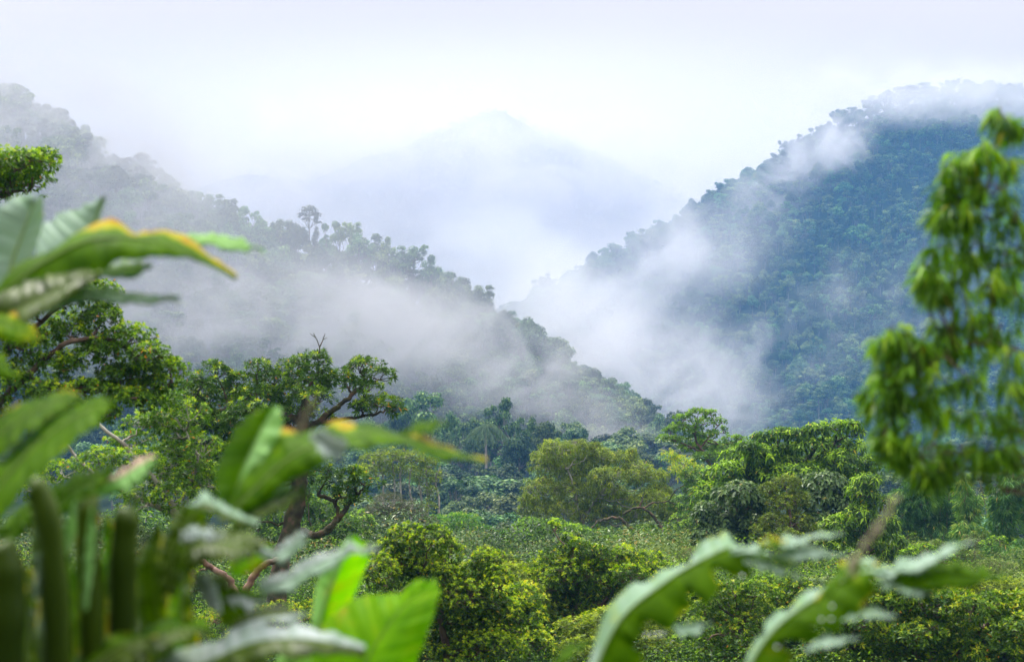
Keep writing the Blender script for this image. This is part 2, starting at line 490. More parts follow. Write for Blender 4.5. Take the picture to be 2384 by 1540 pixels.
# individual trees that carry the silhouettes: (u of trunk, top v, depth, kind, height m, label)
def ground_at(x, y):
    x = np.atleast_1d(np.asarray(x, float)); y = np.atleast_1d(np.asarray(y, float))
    h = base_h(x, y)
    if y[0] > 250 and y[0] < 640: h = np.maximum(h, HL(x, y))
    if y[0] > 480: h = np.maximum(h, HR(x, y))
    return float(h[0])
KIND_OBJ = {}
def tree_at(u, vtop, d, kind, width_px, label, group=None, name=None, cat="tree", low=0.0):
    """a tree whose crown top is at (u, vtop) at depth d and whose foot stands on the terrain"""
    top = P(u, vtop, d); gz = ground_at(top[0], top[1]) - low
    hgt = max(3.0, top[2] - gz)
    e_ = make_tree(name or "forest_tree", PROTO[kind][0], PROTO[kind][1], (top[0], top[1], gz), 1, rngF.rand() * 6.28, label, cat, group)
    wnat = {'dome': 11, 'round': 9, 'tall': 6.5, 'open': 10, 'flat': 11.5, 'conic': 5.5, 'spray': 7.5}[KINDS_[kind]]
    sq = 1 + rngF.uniform(-.12, .12)
    sx = width_px * px(d) / wnat
    e_.scale = (sx * sq, sx / sq, hgt / 12.0)
    for ch in e_.children:
        KIND_OBJ.setdefault(kind, {})[0 if ch.name.startswith('crown') else 1] = ch
    return e_
RG = "trees along the crest of the misty left ridge"
ridge = [
 (205, 288, 450, 5, 60, "spindly grey tree standing out of the fog high on the left ridge"),
 (325, 355, 448, 0, 125, "broad dark tree with a window of sky in its crown on the left ridge crest"),
 (385, 400, 450, 6, 80, "rounded tree stepping down right of the broad dark crown on the left ridge"),
 (270, 378, 448, 1, 80, "rounded misty tree left of the broad dark crown on the left ridge"),
 (490, 448, 452, 3, 75, "flat-topped layered tree with bare limbs at the start of the left ridge saddle"),
 (538, 460, 452, 3, 80, "second open-limbed tree on the ridge, right of the flat-topped layered one"),
 (575, 482, 450, 4, 95, "wide flat brownish crown below the open-limbed ridge trees"),
 (615, 505, 448, 1, 70, "round dark crown on the saddle of the left ridge"),
 (655, 508, 452, 0, 80, "low domed crown left of the lone slender ridge tree"),
 (690, 502, 452, 1, 75, "dark rounded crown directly left of the lone slender ridge tree"),
 (735, 500, 450, 7, 30, "small pointed dark tree beside the lone slender ridge tree"),
 (757, 522, 448, 7, 38, "dark pointed bushy tree right of the lone slender ridge tree"),
 (785, 512, 452, 5, 45, "airy reddish-topped tree on the ridge above the mist"),
 (822, 514, 452, 3, 65, "open twisted tree fading into mist right of the pointed ridge trees"),
 (870, 545, 450, 4, 90, "flat misty crown where the left ridge starts to drop"),
 (905, 548, 446, 5, 45, "spiky misty tree on the dropping left ridge"),
 (955, 568, 442, 3, 95, "leaning open tree reaching right from the dropping ridge"),
 (1007, 590, 434, 5, 55, "tall slim tree standing clear on the dropping ridge"),
 (1020, 668, 428, 1, 70, "dark rounded crown under the tall slim tree on the dropping ridge"),
 (1055, 700, 424, 6, 80, "dense dark crown in the notch left of the airy branching tree"),
 (1118, 660, 418, 3, 90, "airy branching tree with see-through crown low on the dropping ridge"),
 (1160, 725, 410, 1, 70, "rounded crown right of the airy branching tree on the dropping ridge"),
 (1215, 765, 402, 0, 80, "soft domed crown fading into fog on the lower ridge"),
 (1262, 800, 395, 4, 80, "pale flat crown fading into fog on the lower ridge"),
 (1290, 845, 388, 1, 90, "vivid green rounded crown on the lower ridge toe"),
 (1335, 850, 384, 6, 60, "dark leafy crown at the edge of the lower ridge toe"),
 (1365, 885, 378, 3, 70, "thin open tree at the end of the lower ridge toe"),
 (1395, 915, 372, 0, 90, "domed umbrella tree with visible limbs above the valley fog"),
 (1425, 945, 366, 1, 85, "round dark crown tucked under the domed umbrella tree"),
 (1475, 965, 360, 7, 34, "small pointed tree alone in fog beyond the umbrella tree"),
 (1533, 955, 352, 6, 80, "dark rounded tree standing alone in fog left of the bright green treetop"),
 (1505, 1005, 340, 0, 90, "low blue-green crown between the lone fog trees and the olive tree"),
]
for u_, v_, d_, k_, w_, lb in ridge:
    tree_at(u_, v_, d_, k_, w_, lb, RG)
# lone slender tree: thin trunk, small tufted crown
def slender():
    rng = np.random.RandomState(8); cr, tr = MB(), MB()
    bl = [(0, 0, 11.0, 1.2, 1.2, .7), (-.9, .2, 10.2, .9, .9, .5), (.8, -.2, 10.3, .9, .9, .5), (-.4, 0, 9.6, .7, .7, .35), (1.3, 0, 9.2, .55, .55, .25)]
    leaf_cards(cr, rng, bl, 16, .22)
    tr.tube(catmull([(0, 0, -2), (.1, 0, 4), (-.05, 0, 9), (0, 0, 10.8)], 9), np.linspace(.16, .07, 9), 6)
    for b in bl[1:]: tr.tube(catmull([(0, 0, 8.2), (b[0] * .6, 0, 8.9), b[:3]], 5), np.linspace(.07, .03, 5), 4)
    return cr.mesh("slender_crown", M['far_leaf'], False), tr.mesh("slender_trunk", M['far_bark'])
sc_, st_ = slender()
t_ = P(720, 478, 452); gz = ground_at(t_[0], t_[1])
e_ = make_tree("slender_tree", sc_, st_, (t_[0], t_[1], gz), 1, .4, "lone slender tree with a small tufted crown rising above the left ridge", "tree")
e_.scale = (1.75, 1.75, (t_[2] - gz) / 11.8)

RM = "trees on the crest of the right mountain"
rr_ = [(2352, 188), (2305, 185), (2255, 186), (2205, 188), (2155, 190), (2110, 196), (2065, 203), (2025, 222), (1985, 248), (1955, 262), (1922, 286), (1896, 318), (1868, 338), (1840, 362), (1808, 378), (1776, 400),
       (1744, 412), (1716, 424), (1692, 456), (1652, 474), (1618, 488), (1584, 500), (1548, 520), (1508, 530), (1472, 545), (1436, 560), (1404, 590), (1372, 606), (1336, 640), (1300, 668)]
for i_, (u_, v_) in enumerate(rr_):
    k_ = [1, 6, 10, 9, 8, 12, 11, 5, 13, 3][i_ % 10]
    d_ = float(np.interp(u_, [q[0] for q in RIGHT_CREST][::-1], [q[2] for q in RIGHT_CREST][::-1])) - 4
    nm = {1: "rounded", 6: "bushy", 10: "domed", 5: "tufted", 9: "tufted", 3: "open-limbed", 8: "open-limbed", 12: "tall narrow", 11: "rounded", 13: "flat layered"}[k_]
    where = ("on the foggy summit of the right mountain" if u_ > 2000 else "on the steep upper crest of the right mountain" if u_ > 1680 else "on the lower crest of the right mountain" if u_ > 1440 else "where the right mountain crest sinks into fog")
    tree_at(u_, v_, d_, k_, 42 + 12 * (i_ % 3), nm + " tree " + where, RM)

# valley wood between the near trees and the ridge: every tree a thing
def palm(seed=3):
    rng = np.random.RandomState(seed); cr, tr = MB(), MB()
    tr.tube(catmull([(0, 0, -2), (.1, 0, 5), (0, 0, 10.6)], 10), np.linspace(.2, .13, 10), 7)
    for k in range(17):
        a = k * 2.4; el = rng.uniform(-.1, 1.2)
        ln = rng.uniform(2.7, 3.5)
        ts = np.linspace(0, 1, 9)
        hx = ln * ts * (.8 + .2 * cos(el)); z = 10.6 + ln * (el * .55 * ts - (.55 + .25 * el) * ts ** 2)
        mid = np.stack((cos(a) * hx * .8, sin(a) * hx * .8, z), -1)
        side = np.array((-sin(a), cos(a), 0))
        for i in range(1, 9):
            for sgn in (-1, 1):
                for q in range(3):
                    b0 = mid[i] - (mid[i] - mid[i - 1]) * (q / 3)
                    L_ = .75 * (1 - .5 * abs(ts[i] - .45))
                    tip = b0 + side * sgn * L_ * .55 + np.array((0, 0, -L_ * .75)) + (mid[i] - mid[i - 1]) * .4
                    wv = (mid[i] - mid[i - 1]) * .13
                    cr.add([b0 - wv, b0 + wv, tip + wv * .3, tip - wv * .3], [(0, 1, 2, 3)], None, rng.uniform(.4, .9))
    return cr.mesh("palm_fronds", M['far_leaf'], False), tr.mesh("palm_trunk", M['palm_bark'])
M['palm_bark'] = bark_mat("palm_bark", (.2, .17, .15), (.34, .3, .27), scale=2)
pc, pt = palm()
t_ = P(1130, 972, 235); gz = ground_at(t_[0], t_[1])
e_ = make_tree("palm_tree", pc, pt, (t_[0], t_[1], t_[2] - 13.9), 1.2, 0, "tall palm with a bare pale trunk rising from the valley wood", "palm", parts=("fronds", "trunk"))
rngV = np.random.RandomState(77)
VG = "trees of the valley wood"
shape_word = {0: "domed", 1: "rounded", 2: "tall narrow", 3: "open-limbed", 4: "flat layered", 5: "tufted", 6: "bushy", 7: "pointed", 8: "open-limbed", 9: "tufted", 10: "domed", 11: "rounded", 12: "tall narrow", 13: "flat layered"}
feature = [
 (985, 908, 262, 0, 130, "umbrella-shaped tree with forked limbs at the left end of the valley wood"),
 (940, 925, 264, 0, 80, "small domed crown left of the forked umbrella tree in the valley wood"),
 (1050, 948, 258, 6, 75, "dark bushy tree right of the forked umbrella tree in the valley wood"),
 (1175, 928, 250, 4, 115, "flat-topped tree with a yellowish crown above the lone palm"),
 (1110, 950, 252, 1, 90, "blue-green rounded tree between the umbrella tree and the flat-topped tree"),
 (1240, 960, 246, 6, 60, "small dark tree right of the flat-topped yellowish tree"),
 (1270, 978, 240, 0, 100, "domed tree ending the valley wood before the fog"),
 (1205, 985, 238, 1, 90, "rounded crown right behind the lone palm"),
 (1075, 985, 245, 4, 95, "layered dark crown left of the lone palm"),
]
for f in feature: tree_at(*f, VG)
cnt = 0
for row, (d_, v0, du, wpx) in enumerate([(300, 985, 60, 95), (268, 1010, 62, 100), (240, 1040, 62, 105), (218, 1075, 64, 112), (200, 1110, 68, 120), (186, 1150, 72, 126), (172, 1190, 78, 130), (150, 1205, 84, 140), (130, 1232, 88, 140), (110, 1236, 96, 130)]):
    u_ = 20 + row * 23
    while u_ < 2384:
        hid = (row >= 2 and (u_ < 230 or 1700 < u_ < 2060)) or (row >= 4 and u_ < 560) or (row >= 7 and u_ > 1640)
        if not hid:
            uu = u_ + rngV.uniform(-.3, .3) * du; vv = v0 + rngV.uniform(-22, 16)
            if row < 3 and uu > 1290: vv += (uu - 1290) * .10
            if row >= 3 and row < 7 and uu > 1500: vv += 40
            if abs(uu - 1130) < 30 and row in (2, 3): vv += 45
            if uu < 900 and row < 7: vv += 30
            k_ = [0, 1, 6, 4, 11, 5, 12, 10, 6, 13, 9, 8][rngV.randint(12)]
            side = "left of the palm" if uu < 1100 else "below the palm" if uu < 1180 else "right of the palm" if uu < 1330 else "behind the olive tree" if uu < 1700 else "behind the big leafy tree" if uu < 2050 else "behind the bamboo"
            if uu < 880: side = "behind the gnarled tree" if uu > 400 else "behind the blurred left tree"
            dep = ["at the back", "at the back", "in the upper rows", "in the middle rows", "in the middle rows", "in the lower rows", "at the foot", "at the foot", "at the near edge", "at the near edge"][row]
            tree_at(uu, vv, d_ + rngV.uniform(-8, 8), k_, wpx * rngV.uniform(.75, 1.35), "%s tree %s of the valley wood, %s" % (shape_word[k_], dep, side), VG)
            cnt += 1
        u_ += du
print("valley trees", cnt)

def hide_rule(X, Y, Z, u, v):
    return (u > -80) & (u < 2460) & (v < 1300)
pL, uL, vL = scatter(rngF, (-165, 115), (285, 500), HL, 4.7, lambda X, Y, Z, u, v: (u > -80) & (u < 1620) & (Z > base_h(X, Y) - 2))
pR, uR, vR = scatter(rngF, (-60, 400), (500, 1060), HR, 5.8, lambda X, Y, Z, u, v: (u > 1050) & (u < 2470) & (Z > base_h(X, Y) - 3))
print("left wood", len(pL), "right wood", len(pR))
kk = np.array([k for k in [0, 1, 6, 4, 11, 5, 3, 9, 6, 1, 2, 10, 12, 11, 13, 5, 8, 6, 9] if k in KIND_OBJ])
wood("left_slope_forest", pL, rngF.uniform(.5, .98, len(pL)), rngF.rand(len(pL)) * 6.28, kk[rngF.randint(len(kk), size=len(pL))], "grey-green cloud forest covering the left ridge under drifting mist")
wood("right_slope_forest", pR, rngF.uniform(.5, .9, len(pR)) * (1 + .35 * (rngF.rand(len(pR)) < .15)), rngF.rand(len(pR)) * 6.28, kk[rngF.randint(len(kk), size=len(pR))], "blue-green cloud forest covering the steep right mountain")

pB, uB, vB = scatter(rngF, (-420, 520), (1170, 1575), HB, 9.5, lambda X, Y, Z, u, v: (Z > CZ + 20) & (Z > base_h(X, Y)))
print("distant wood", len(pB))
wood("distant_slope_forest", pB, rngF.uniform(.3, .6, len(pB)), rngF.rand(len(pB)) * 6.28, kk[rngF.randint(len(kk), size=len(pB))], "pale forest on the distant peak, almost lost in cloud")
# ------------------------------------------------------------------ near plants: twig-and-leaf builders
def leaves(m, base, axis, rng, k, ln, wd, th=(35, 80), droop=.15, tint=.4, tvar=.12, young=None, cup=.12):
    """k leaves round every twig tip. base, axis: (n,3). young: (n,) chance that a tip flushes yellow-green"""
    n = len(base)
    if n == 0: return
    e1 = unit(np.cross(axis, rng.normal(size=(n, 3)))); e2 = np.cross(axis, e1)
    ph = (np.arange(k)[None] * 2.4 + rng.rand(n, 1) * 6.28 + rng.normal(size=(n, k)) * .25)
    fr = (np.arange(k)[None] + .5) / k
    t_ = np.radians(th[0] + (th[1] - th[0]) * fr + rng.normal(size=(n, k)) * 9)
    a = np.cos(t_)[..., None] * axis[:, None] + np.sin(t_)[..., None] * (np.cos(ph)[..., None] * e1[:, None] + np.sin(ph)[..., None] * e2[:, None])
    L_ = ln * (.55 + .5 * fr) * rng.uniform(.75, 1.2, (n, k))
    L_ = L_[..., None]
    wv = unit(np.cross(a, axis[:, None] + rng.normal(size=(n, k, 3)) * .25))
    nn = np.cross(wv, a)
    off = axis[:, None] * (ln * .35 * (1 - fr))[..., None]
    b0 = base[:, None] + off
    dz = np.zeros(3); dz[2] = -1
    mid = b0 + a * L_ * .5 + dz * droop * L_ * .22
    tip = b0 + a * L_ + dz * droop * L_
    W = wv * (wd * L_)
    up = nn * (cup * L_)
    v = np.stack((b0, mid + W * .5 + up * .5, tip, mid - W * .5 + up * .5, mid - up * .2), 2).reshape(-1, 3)
    q = np.arange(n * k)[:, None] * 5
    quads = np.concatenate((q + np.array([[0, 4, 2, 1]]), q + np.array([[0, 3, 2, 4]])))
    tt = tint + rng.normal(size=(n, k)) * tvar + rng.normal(size=(n, 1)) * tvar * .7
    if young is not None:
        y = (rng.rand(n) < young)[:, None]
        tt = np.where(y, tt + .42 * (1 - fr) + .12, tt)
    tt = np.clip(tt, 0, .93)
    old = rng.rand(n, k) < .006
    tt = np.where(old, 1.0, tt)
    m.add(v, quads, None, np.repeat(tt.ravel(), 5))

TIPS = 3.4
def grow(bl, f):
    return [(b[0], b[1], b[2] * f, b[3] * f) + tuple(b[4:]) for b in bl]
def plant(name, label, cat, d, blobs, leaf, bark, ln=.09, wd=.38, k=9, tips=24, th=(30, 85), droop=.15, trunk=None, young=.35, tint=.35,
          seed=1, shell=(.45, 1.05), limb=1.0, depth=.9, ups=.55, hang=False, twigs=.5, group=None, inner=True, mossy=None, extra=None, tw=.006):
    """a tree or bush: blobs (u, v, ru, rv[, depth offset]) of leaves joined by limbs to trunk paths [(pts, r0, r1)]"""
    rng = np.random.RandomState(seed); s = px(d); tips = tips * TIPS; limb = limb * .55
    cr, tr = MB(), MB()
    tpts = []
    for pts, r0, r1 in (trunk or []):
        q = catmull([P(a[0], a[1], d + (a[2] if len(a) > 2 else 0)) for a in pts], max(8, 6 * len(pts)))
        q[1:-1] += rng.normal(size=q[1:-1].shape) * min(r0, 6) * s * .25
        tr.tube(q, np.linspace(r0 * s, r1 * s, len(q)), 8, rough=.08, rng=rng)
        tpts.append(q)
    root = np.concatenate(tpts) if tpts else None
    for bl in blobs:
        u, v, ru, rv = bl[:4]; dd = bl[4] if len(bl) > 4 else rng.normal() * ru * s * .8
        c0 = P(u, v, d + dd); r = np.array((ru * s, ru * s * depth, rv * s))
        area = 4 * pi * ((r[0] * r[1]) ** 1.6 / 3 + (r[0] * r[2]) ** 1.6 / 3 + (r[1] * r[2]) ** 1.6 / 3) ** (1 / 1.6)
        n = max(8, int(area * tips))
        dr = unit(rng.normal(size=(n, 3)))
        if not hang:
            lo = (dr[:, 2] < -.2) & (rng.rand(n) < .6); dr[lo, 2] *= -1
        # clumpy surface: sub-clumps pushed out or in
        nc = 9
        cd_ = unit(rng.normal(size=(nc, 3))); cr_ = rng.uniform(.62, 1.32, nc)
        near = (dr @ cd_.T); w_ = np.exp(near * 5); w_ /= w_.sum(1, keepdims=True)
        rad = rng.uniform(shell[0], shell[1], n) ** .6 * (w_ @ cr_)
        tip = c0 + dr * r * rad[:, None]
        if hang:
            ax = unit(dr * np.array((.8, .8, .2)) + np.array((0, 0, -.75)) + rng.normal(size=(n, 3)) * .25)
        else:
            ax = unit(dr + np.array((0, 0, ups)) + rng.normal(size=(n, 3)) * .3)
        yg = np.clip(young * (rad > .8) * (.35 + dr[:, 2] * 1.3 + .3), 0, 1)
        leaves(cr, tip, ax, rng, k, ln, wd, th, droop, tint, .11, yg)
        # limb from trunk to the clump, then boughs to some tips
        if root is not None:
            sc_ = np.linalg.norm(root - c0, axis=1) + np.maximum(0, root[:, 2] - c0[2]) * 1.2
            s0 = root[np.argmin(sc_)]
            L0 = np.linalg.norm(s0 - c0)
            midp = (s0 + c0) / 2 + np.array((0, 0, -.12 * L0)) + rng.normal(size=3) * .08 * L0
            q = catmull([s0, midp, c0 - np.array((0, 0, r[2] * .3))], 10)
            q[1:-1] += rng.normal(size=(8, 3)) * .03 * L0
            tr.tube(q, np.linspace(.045, .018, 10) * limb, 6, rough=.1, rng=rng)
            ns = 5
        else:
            q = np.array([c0, c0]); ns = 0
        c1 = q[-1]
        subs = []
        for j in range(6):
            e_ = tip[rng.randint(n)]
            mid = (c1 + e_) / 2 + rng.normal(size=3) * .12 * r.mean() + np.array((0, 0, -.1 * r[2]))
            qq = catmull([c1, mid, e_], 7)
            tr.tube(qq, np.linspace(.017, .006, 7) * limb, 4); subs.append(qq)
        subs = np.concatenate(subs)
        nt_ = int(n * twigs)
        for j in range(min(nt_, 160)):
            e_ = tip[j]
            s1 = subs[np.argmin(np.linalg.norm(subs - e_, axis=1) + rng.rand(len(subs)) * r.mean() * .3)]
            tr.tube([s1, (s1 + e_) / 2 + rng.normal(size=3) * .03, e_], (tw * limb, tw * .8 * limb, tw * .5 * limb), 3)
    if extra: extra(cr, tr, rng)
    base_ = P(blobs[0][0], 770, d)
    root_ = tpts[0][0] if tpts else P(blobs[0][0], blobs[0][1], d)
    e_ = empty(name, tuple(root_))
    for o in (cr.build("crown", leaf, None, False), tr.build("branches" if cat in ("bush", "bamboo") else "trunk", bark)):
        o.parent = e_; o.location = -Vector(root_)
    tag(e_, label, cat, group)
    return e_

Y = lambda r, g, b: (r, g, b)
M['leaf_gnarl'] = leaf_mat("glossy_leaves", [(0, (0.0146, 0.0366, 0.0049)), (0.4, (0.0561, 0.1281, 0.0098)), (0.7, (0.2074, 0.3416, 0.0122)), (0.92, (0.46, 0.5, 0.02)), (1, (0.6, 0.25, 0.02))], rough=.38, transl=.3, var=.0, hue=.0)
M['leaf_left'] = leaf_mat("left_tree_leaves", [(0, (.018, .045, .007)), (.4, (.065, .15, .011)), (.7, (.22, .38, .01)), (.92, (.44, .56, .02)), (1, (.7, .25, .03))], rough=.36, transl=.32, var=.0, hue=.0)
M['leaf_olive'] = leaf_mat("olive_leaves", [(0, (0.0366, 0.061, 0.0073)), (0.4, (0.1342, 0.1891, 0.0195)), (0.7, (0.2928, 0.3782, 0.0268)), (0.92, (0.42, 0.45, 0.03)), (1, (0.4, 0.3, 0.05))], rough=.5, transl=.32, var=.0, hue=.0)
M['leaf_fresh'] = leaf_mat("fresh_green_leaves", [(0, (.03, .09, .02)), (.4, (.09, .18, .03)), (.7, (.19, .33, .045)), (.92, (.28, .45, .06)), (1, (.4, .4, .05))], rough=.45, transl=.35, var=.0, hue=.0)
M['leaf_lime'] = leaf_mat("lime_tipped_leaves", [(0, (0.0171, 0.0439, 0.0073)), (0.4, (0.061, 0.1342, 0.0159)), (0.7, (0.244, 0.4148, 0.0183)), (0.92, (0.38, 0.55, 0.02)), (1, (0.45, 0.35, 0.04))], rough=.42, transl=.33, var=.0, hue=.0)
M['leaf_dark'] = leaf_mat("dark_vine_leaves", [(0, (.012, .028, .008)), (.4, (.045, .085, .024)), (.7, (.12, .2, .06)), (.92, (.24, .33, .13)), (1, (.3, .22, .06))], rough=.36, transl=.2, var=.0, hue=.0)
M['leaf_yellow'] = leaf_mat("yellow_green_leaves", [(0, (.018, .042, .004)), (.35, (.055, .125, .006)), (.6, (.24, .37, .008)), (.85, (.52, .58, .012)), (1, (.65, .4, .02))], rough=.42, transl=.35, var=.0, hue=.0)
M['leaf_bamboo'] = leaf_mat("bamboo_leaves", [(0, (.03, .09, .02)), (.4, (.08, .2, .045)), (.7, (.19, .36, .075)), (.92, (.4, .5, .1)), (1, (.45, .3, .08))], rough=.5, transl=.32, var=.0, hue=.0)
M['leaf_grey'] = leaf_mat("grey_brown_leaves", [(0, (.035, .045, .022)), (.5, (.08, .1, .045)), (.92, (.17, .19, .08)), (1, (.3, .2, .08))], rough=.6, transl=.2, var=.0, hue=.0)
M['leaf_scrub'] = leaf_mat("scrub_leaves", [(0, (.05, .085, .025)), (.45, (.11, .17, .045)), (.8, (.22, .29, .08)), (1, (.32, .36, .12))], rough=.6, transl=.3, var=.0, hue=.0)
M['bark_moss'] = bark_mat("mossy_bark", (.035, .025, .014), (.13, .075, .045), (.06, .06, .02), scale=6)
M['bark_red'] = bark_mat("smooth_reddish_bark", (.12, .055, .035), (.34, .2, .14), (.2, .1, .065), scale=5, rough=.6)
M['bark_pale'] = bark_mat("pale_bark", (.16, .14, .11), (.42, .39, .33), scale=4)
M['bark_brown'] = bark_mat("brown_bark", (.06, .035, .022), (.2, .13, .09), scale=5)
M['cane'] = bark_mat("bamboo_cane", (.1, .12, .04), (.32, .26, .14), scale=2)

# ------------------------------------------------------------------ tree on the left edge, slightly out of focus
plant("broadleaf_tree", "leafy tree on the left edge with bright green whorls and one branch high beside fog", "tree", 19,
      grow([(40, 385, 75, 32), (95, 370, 40, 22), (15, 430, 45, 45), (70, 420, 45, 28), (-40, 400, 70, 60),
       (215, 685, 55, 30), (130, 690, 60, 36), (50, 700, 60, 40), (235, 740, 50, 34), (160, 770, 55, 40), (295, 790, 50, 34), (345, 830, 48, 28), (395, 855, 40, 20), (230, 820, 60, 34), (60, 800, 60, 46), (-10, 770, 60, 60),
       (140, 850, 60, 34), (280, 872, 60, 28), (20, 890, 55, 50), (110, 920, 55, 34), (370, 895, 45, 20), (210, 905, 60, 26), (330, 930, 50, 22), (-30, 960, 60, 60), (240, 960, 45, 20), (300, 920, 60, 24), (180, 960, 60, 24), (90, 980, 60, 30), (330, 870, 50, 24)], 1.12),
      M['leaf_left'], M['bark_brown'], ln=.062, wd=.4, k=9, tips=62, young=.45, tint=.4, seed=11, limb=.75, shell=(.3, 1.05), depth=1.0,
      trunk=[([(-60, 1700), (-50, 1300), (-30, 1000), (-20, 800), (-60, 550), (-40, 440)], 24, 8), ([(-30, 960), (60, 880), (150, 800), (250, 790), (330, 830)], 9, 3),
             ([(60, 880), (160, 900), (280, 905), (400, 890)], 6, 2), ([(-30, 860), (80, 760), (170, 700), (230, 690)], 7, 2.5)], tw=.004)
plant("broadleaf_tree", "low sprawling branches with sparse bright sprays and bare grey sticks under the left edge tree", "tree", 24,
      grow([(300, 1030, 60, 26), (400, 1070, 60, 40), (450, 1110, 50, 40), (360, 1120, 60, 36), (230, 1070, 50, 24), (420, 1010, 50, 28), (340, 985, 60, 22), (150, 1100, 55, 26), (470, 1050, 40, 36), (410, 1160, 50, 36), (330, 1170, 50, 30), (480, 1170, 40, 40), (60, 1130, 50, 30), (390, 930, 50, 24), (380, 980, 60, 30), (310, 1080, 60, 30), (440, 970, 40, 30), (500, 1120, 40, 40)], 1.15),
      M['leaf_left'], M['bark_pale'], ln=.065, wd=.4, k=8, tips=34, young=.4, tint=.42, seed=12, limb=.8,
      trunk=[([(430, 1800), (425, 1400), (410, 1200), (330, 1080), (220, 975)], 12, 3.5), ([(410, 1200), (260, 1130), (200, 1085), (150, 1028)], 6, 3), ([(410, 1180), (460, 1080), (430, 1000)], 5, 2)], tw=.004)

# ------------------------------------------------------------------ gnarled tree with reddish limbs
plant("gnarled_tree", "gnarled mossy tree with dark leaf tufts and yellow tips left of the valley", "tree", 35,
      grow([(505, 870, 38, 32), (460, 905, 48, 36), (555, 895, 42, 30), (430, 950, 50, 36), (520, 945, 56, 40), (600, 930, 50, 36), (640, 885, 40, 28), (690, 860, 38, 30), (740, 845, 36, 28), (720, 895, 50, 36), (660, 930, 50, 36),
       (770, 880, 30, 24), (840, 860, 42, 26), (885, 878, 34, 18), (810, 895, 32, 22), (860, 905, 26, 14), (880, 940, 46, 16), (920, 950, 22, 12), (840, 950, 34, 14), (455, 1010, 50, 34), (540, 1005, 50, 36), (620, 990, 50, 36), (690, 960, 44, 34),
       (740, 930, 36, 26), (410, 1050, 44, 30), (500, 1060, 50, 34), (590, 1055, 46, 32), (660, 1040, 40, 30), (770, 980, 22, 16), (470, 1120, 40, 28), (560, 1110, 40, 28),
       (820, 1110, 34, 22), (850, 1125, 30, 18), (795, 1150, 26, 26), (760, 1110, 26, 18), (700, 1090, 30, 22), (830, 1160, 22, 18), (580, 970, 60, 40), (480, 980, 60, 40), (540, 1080, 60, 40), (640, 1000, 50, 36), (520, 1150, 50, 36), (440, 1090, 50, 40), (620, 1110, 50, 36), (600, 860, 30, 22)], 1.1),
      M['leaf_gnarl'], M['bark_moss'], ln=.14, wd=.27, k=10, tips=12, young=.28, tint=.34, seed=21, limb=1.25, shell=(.4, 1.05),
      trunk=[([(640, 1900), (640, 1500), (650, 1330), (690, 1180), (700, 1080), (712, 1010), (700, 960)], 26, 14), ([(712, 1010), (760, 965), (800, 935), (850, 890)], 9, 4), ([(730, 985), (790, 978), (860, 965)], 6, 3),
             ([(700, 980), (640, 960), (560, 950), (480, 960)], 10, 4), ([(700, 1000), (620, 1020), (520, 1040)], 8, 4), ([(700, 970), (720, 900), (745, 860)], 8, 3),
             ([(700, 1235), (735, 1245), (770, 1225), (800, 1190), (830, 1150)], 9, 5), ([(740, 1150), (775, 1165), (785, 1200), (760, 1240), (700, 1232), (690, 1200)], 5, 4), ([(742, 870), (740, 830), (744, 808), (730, 775)], 2.2, .8), ([(744, 808), (752, 790), (757, 776)], 1.6, .6), ([(733, 785), (722, 776)], 1.0, .5), ([(752, 790), (762, 786)], 1.0, .5)])
# bare forked twig over its crown is part of a second, reddish stemmed tree
plant("red_stemmed_tree", "small tree with bare reddish curved limbs in the gap between the blurred leaves", "tree", 28,
      [(440, 1330, 34, 20), (560, 1420, 40, 22), (650, 1420, 50, 24), (700, 1440, 40, 24), (620, 1450, 40, 20), (500, 1440, 40, 24)],
      M['leaf_yellow'], M['bark_red'], ln=.075, wd=.3, k=7, tips=26, young=.5, tint=.45, seed=22, limb=.8, droop=.5,
      trunk=[([(570, 1850), (572, 1500), (568, 1400), (590, 1340), (625, 1310), (655, 1300)], 12, 6), ([(568, 1410), (530, 1345), (490, 1320), (462, 1295), (455, 1275)], 9, 5), ([(440, 1284), (480, 1276), (520, 1282), (545, 1300), (575, 1335)], 5, 4)])

# ------------------------------------------------------------------ behind them: mixed trees
plant("leafy_tree", "mid green tree with hanging leaves between the gnarled tree and its lower branch", "tree", 58,
      [(720, 1130, 50, 40), (680, 1190, 60, 50), (760, 1200, 50, 45), (800, 1240, 50, 45), (720, 1270, 60, 50), (640, 1270, 60, 50), (840, 1290, 50, 45), (760, 1330, 60, 50), (680, 1350, 60, 50), (600, 1220, 50, 50), (560, 1290, 50, 50), (840, 1230, 40, 40)],
      M['leaf_lime'], M['bark_brown'], ln=.17, wd=.42, k=6, tips=10, young=.2, tint=.34, seed=31, droop=.5, trunk=[([(740, 1600), (740, 1400), (730, 1250)], 14, 6)])
plant("shrub", "dark dense shrub right of the reddish limbs", "bush", 48,
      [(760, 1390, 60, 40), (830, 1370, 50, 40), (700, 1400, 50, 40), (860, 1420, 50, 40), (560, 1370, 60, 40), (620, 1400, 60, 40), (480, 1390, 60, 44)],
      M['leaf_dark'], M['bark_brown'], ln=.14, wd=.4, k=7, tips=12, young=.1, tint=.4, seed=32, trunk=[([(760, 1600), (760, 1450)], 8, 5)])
tk = [([(934 + o, 1260), (936 + o + q, 1180), (932 + o, 1120), (934 + o + q * 2, 1085)], 3.4, 1.6) for o, q in ((0, 0), (21, 2), (-14, -3), (44, 3), (62, -2), (82, 4), (-40, -3))]
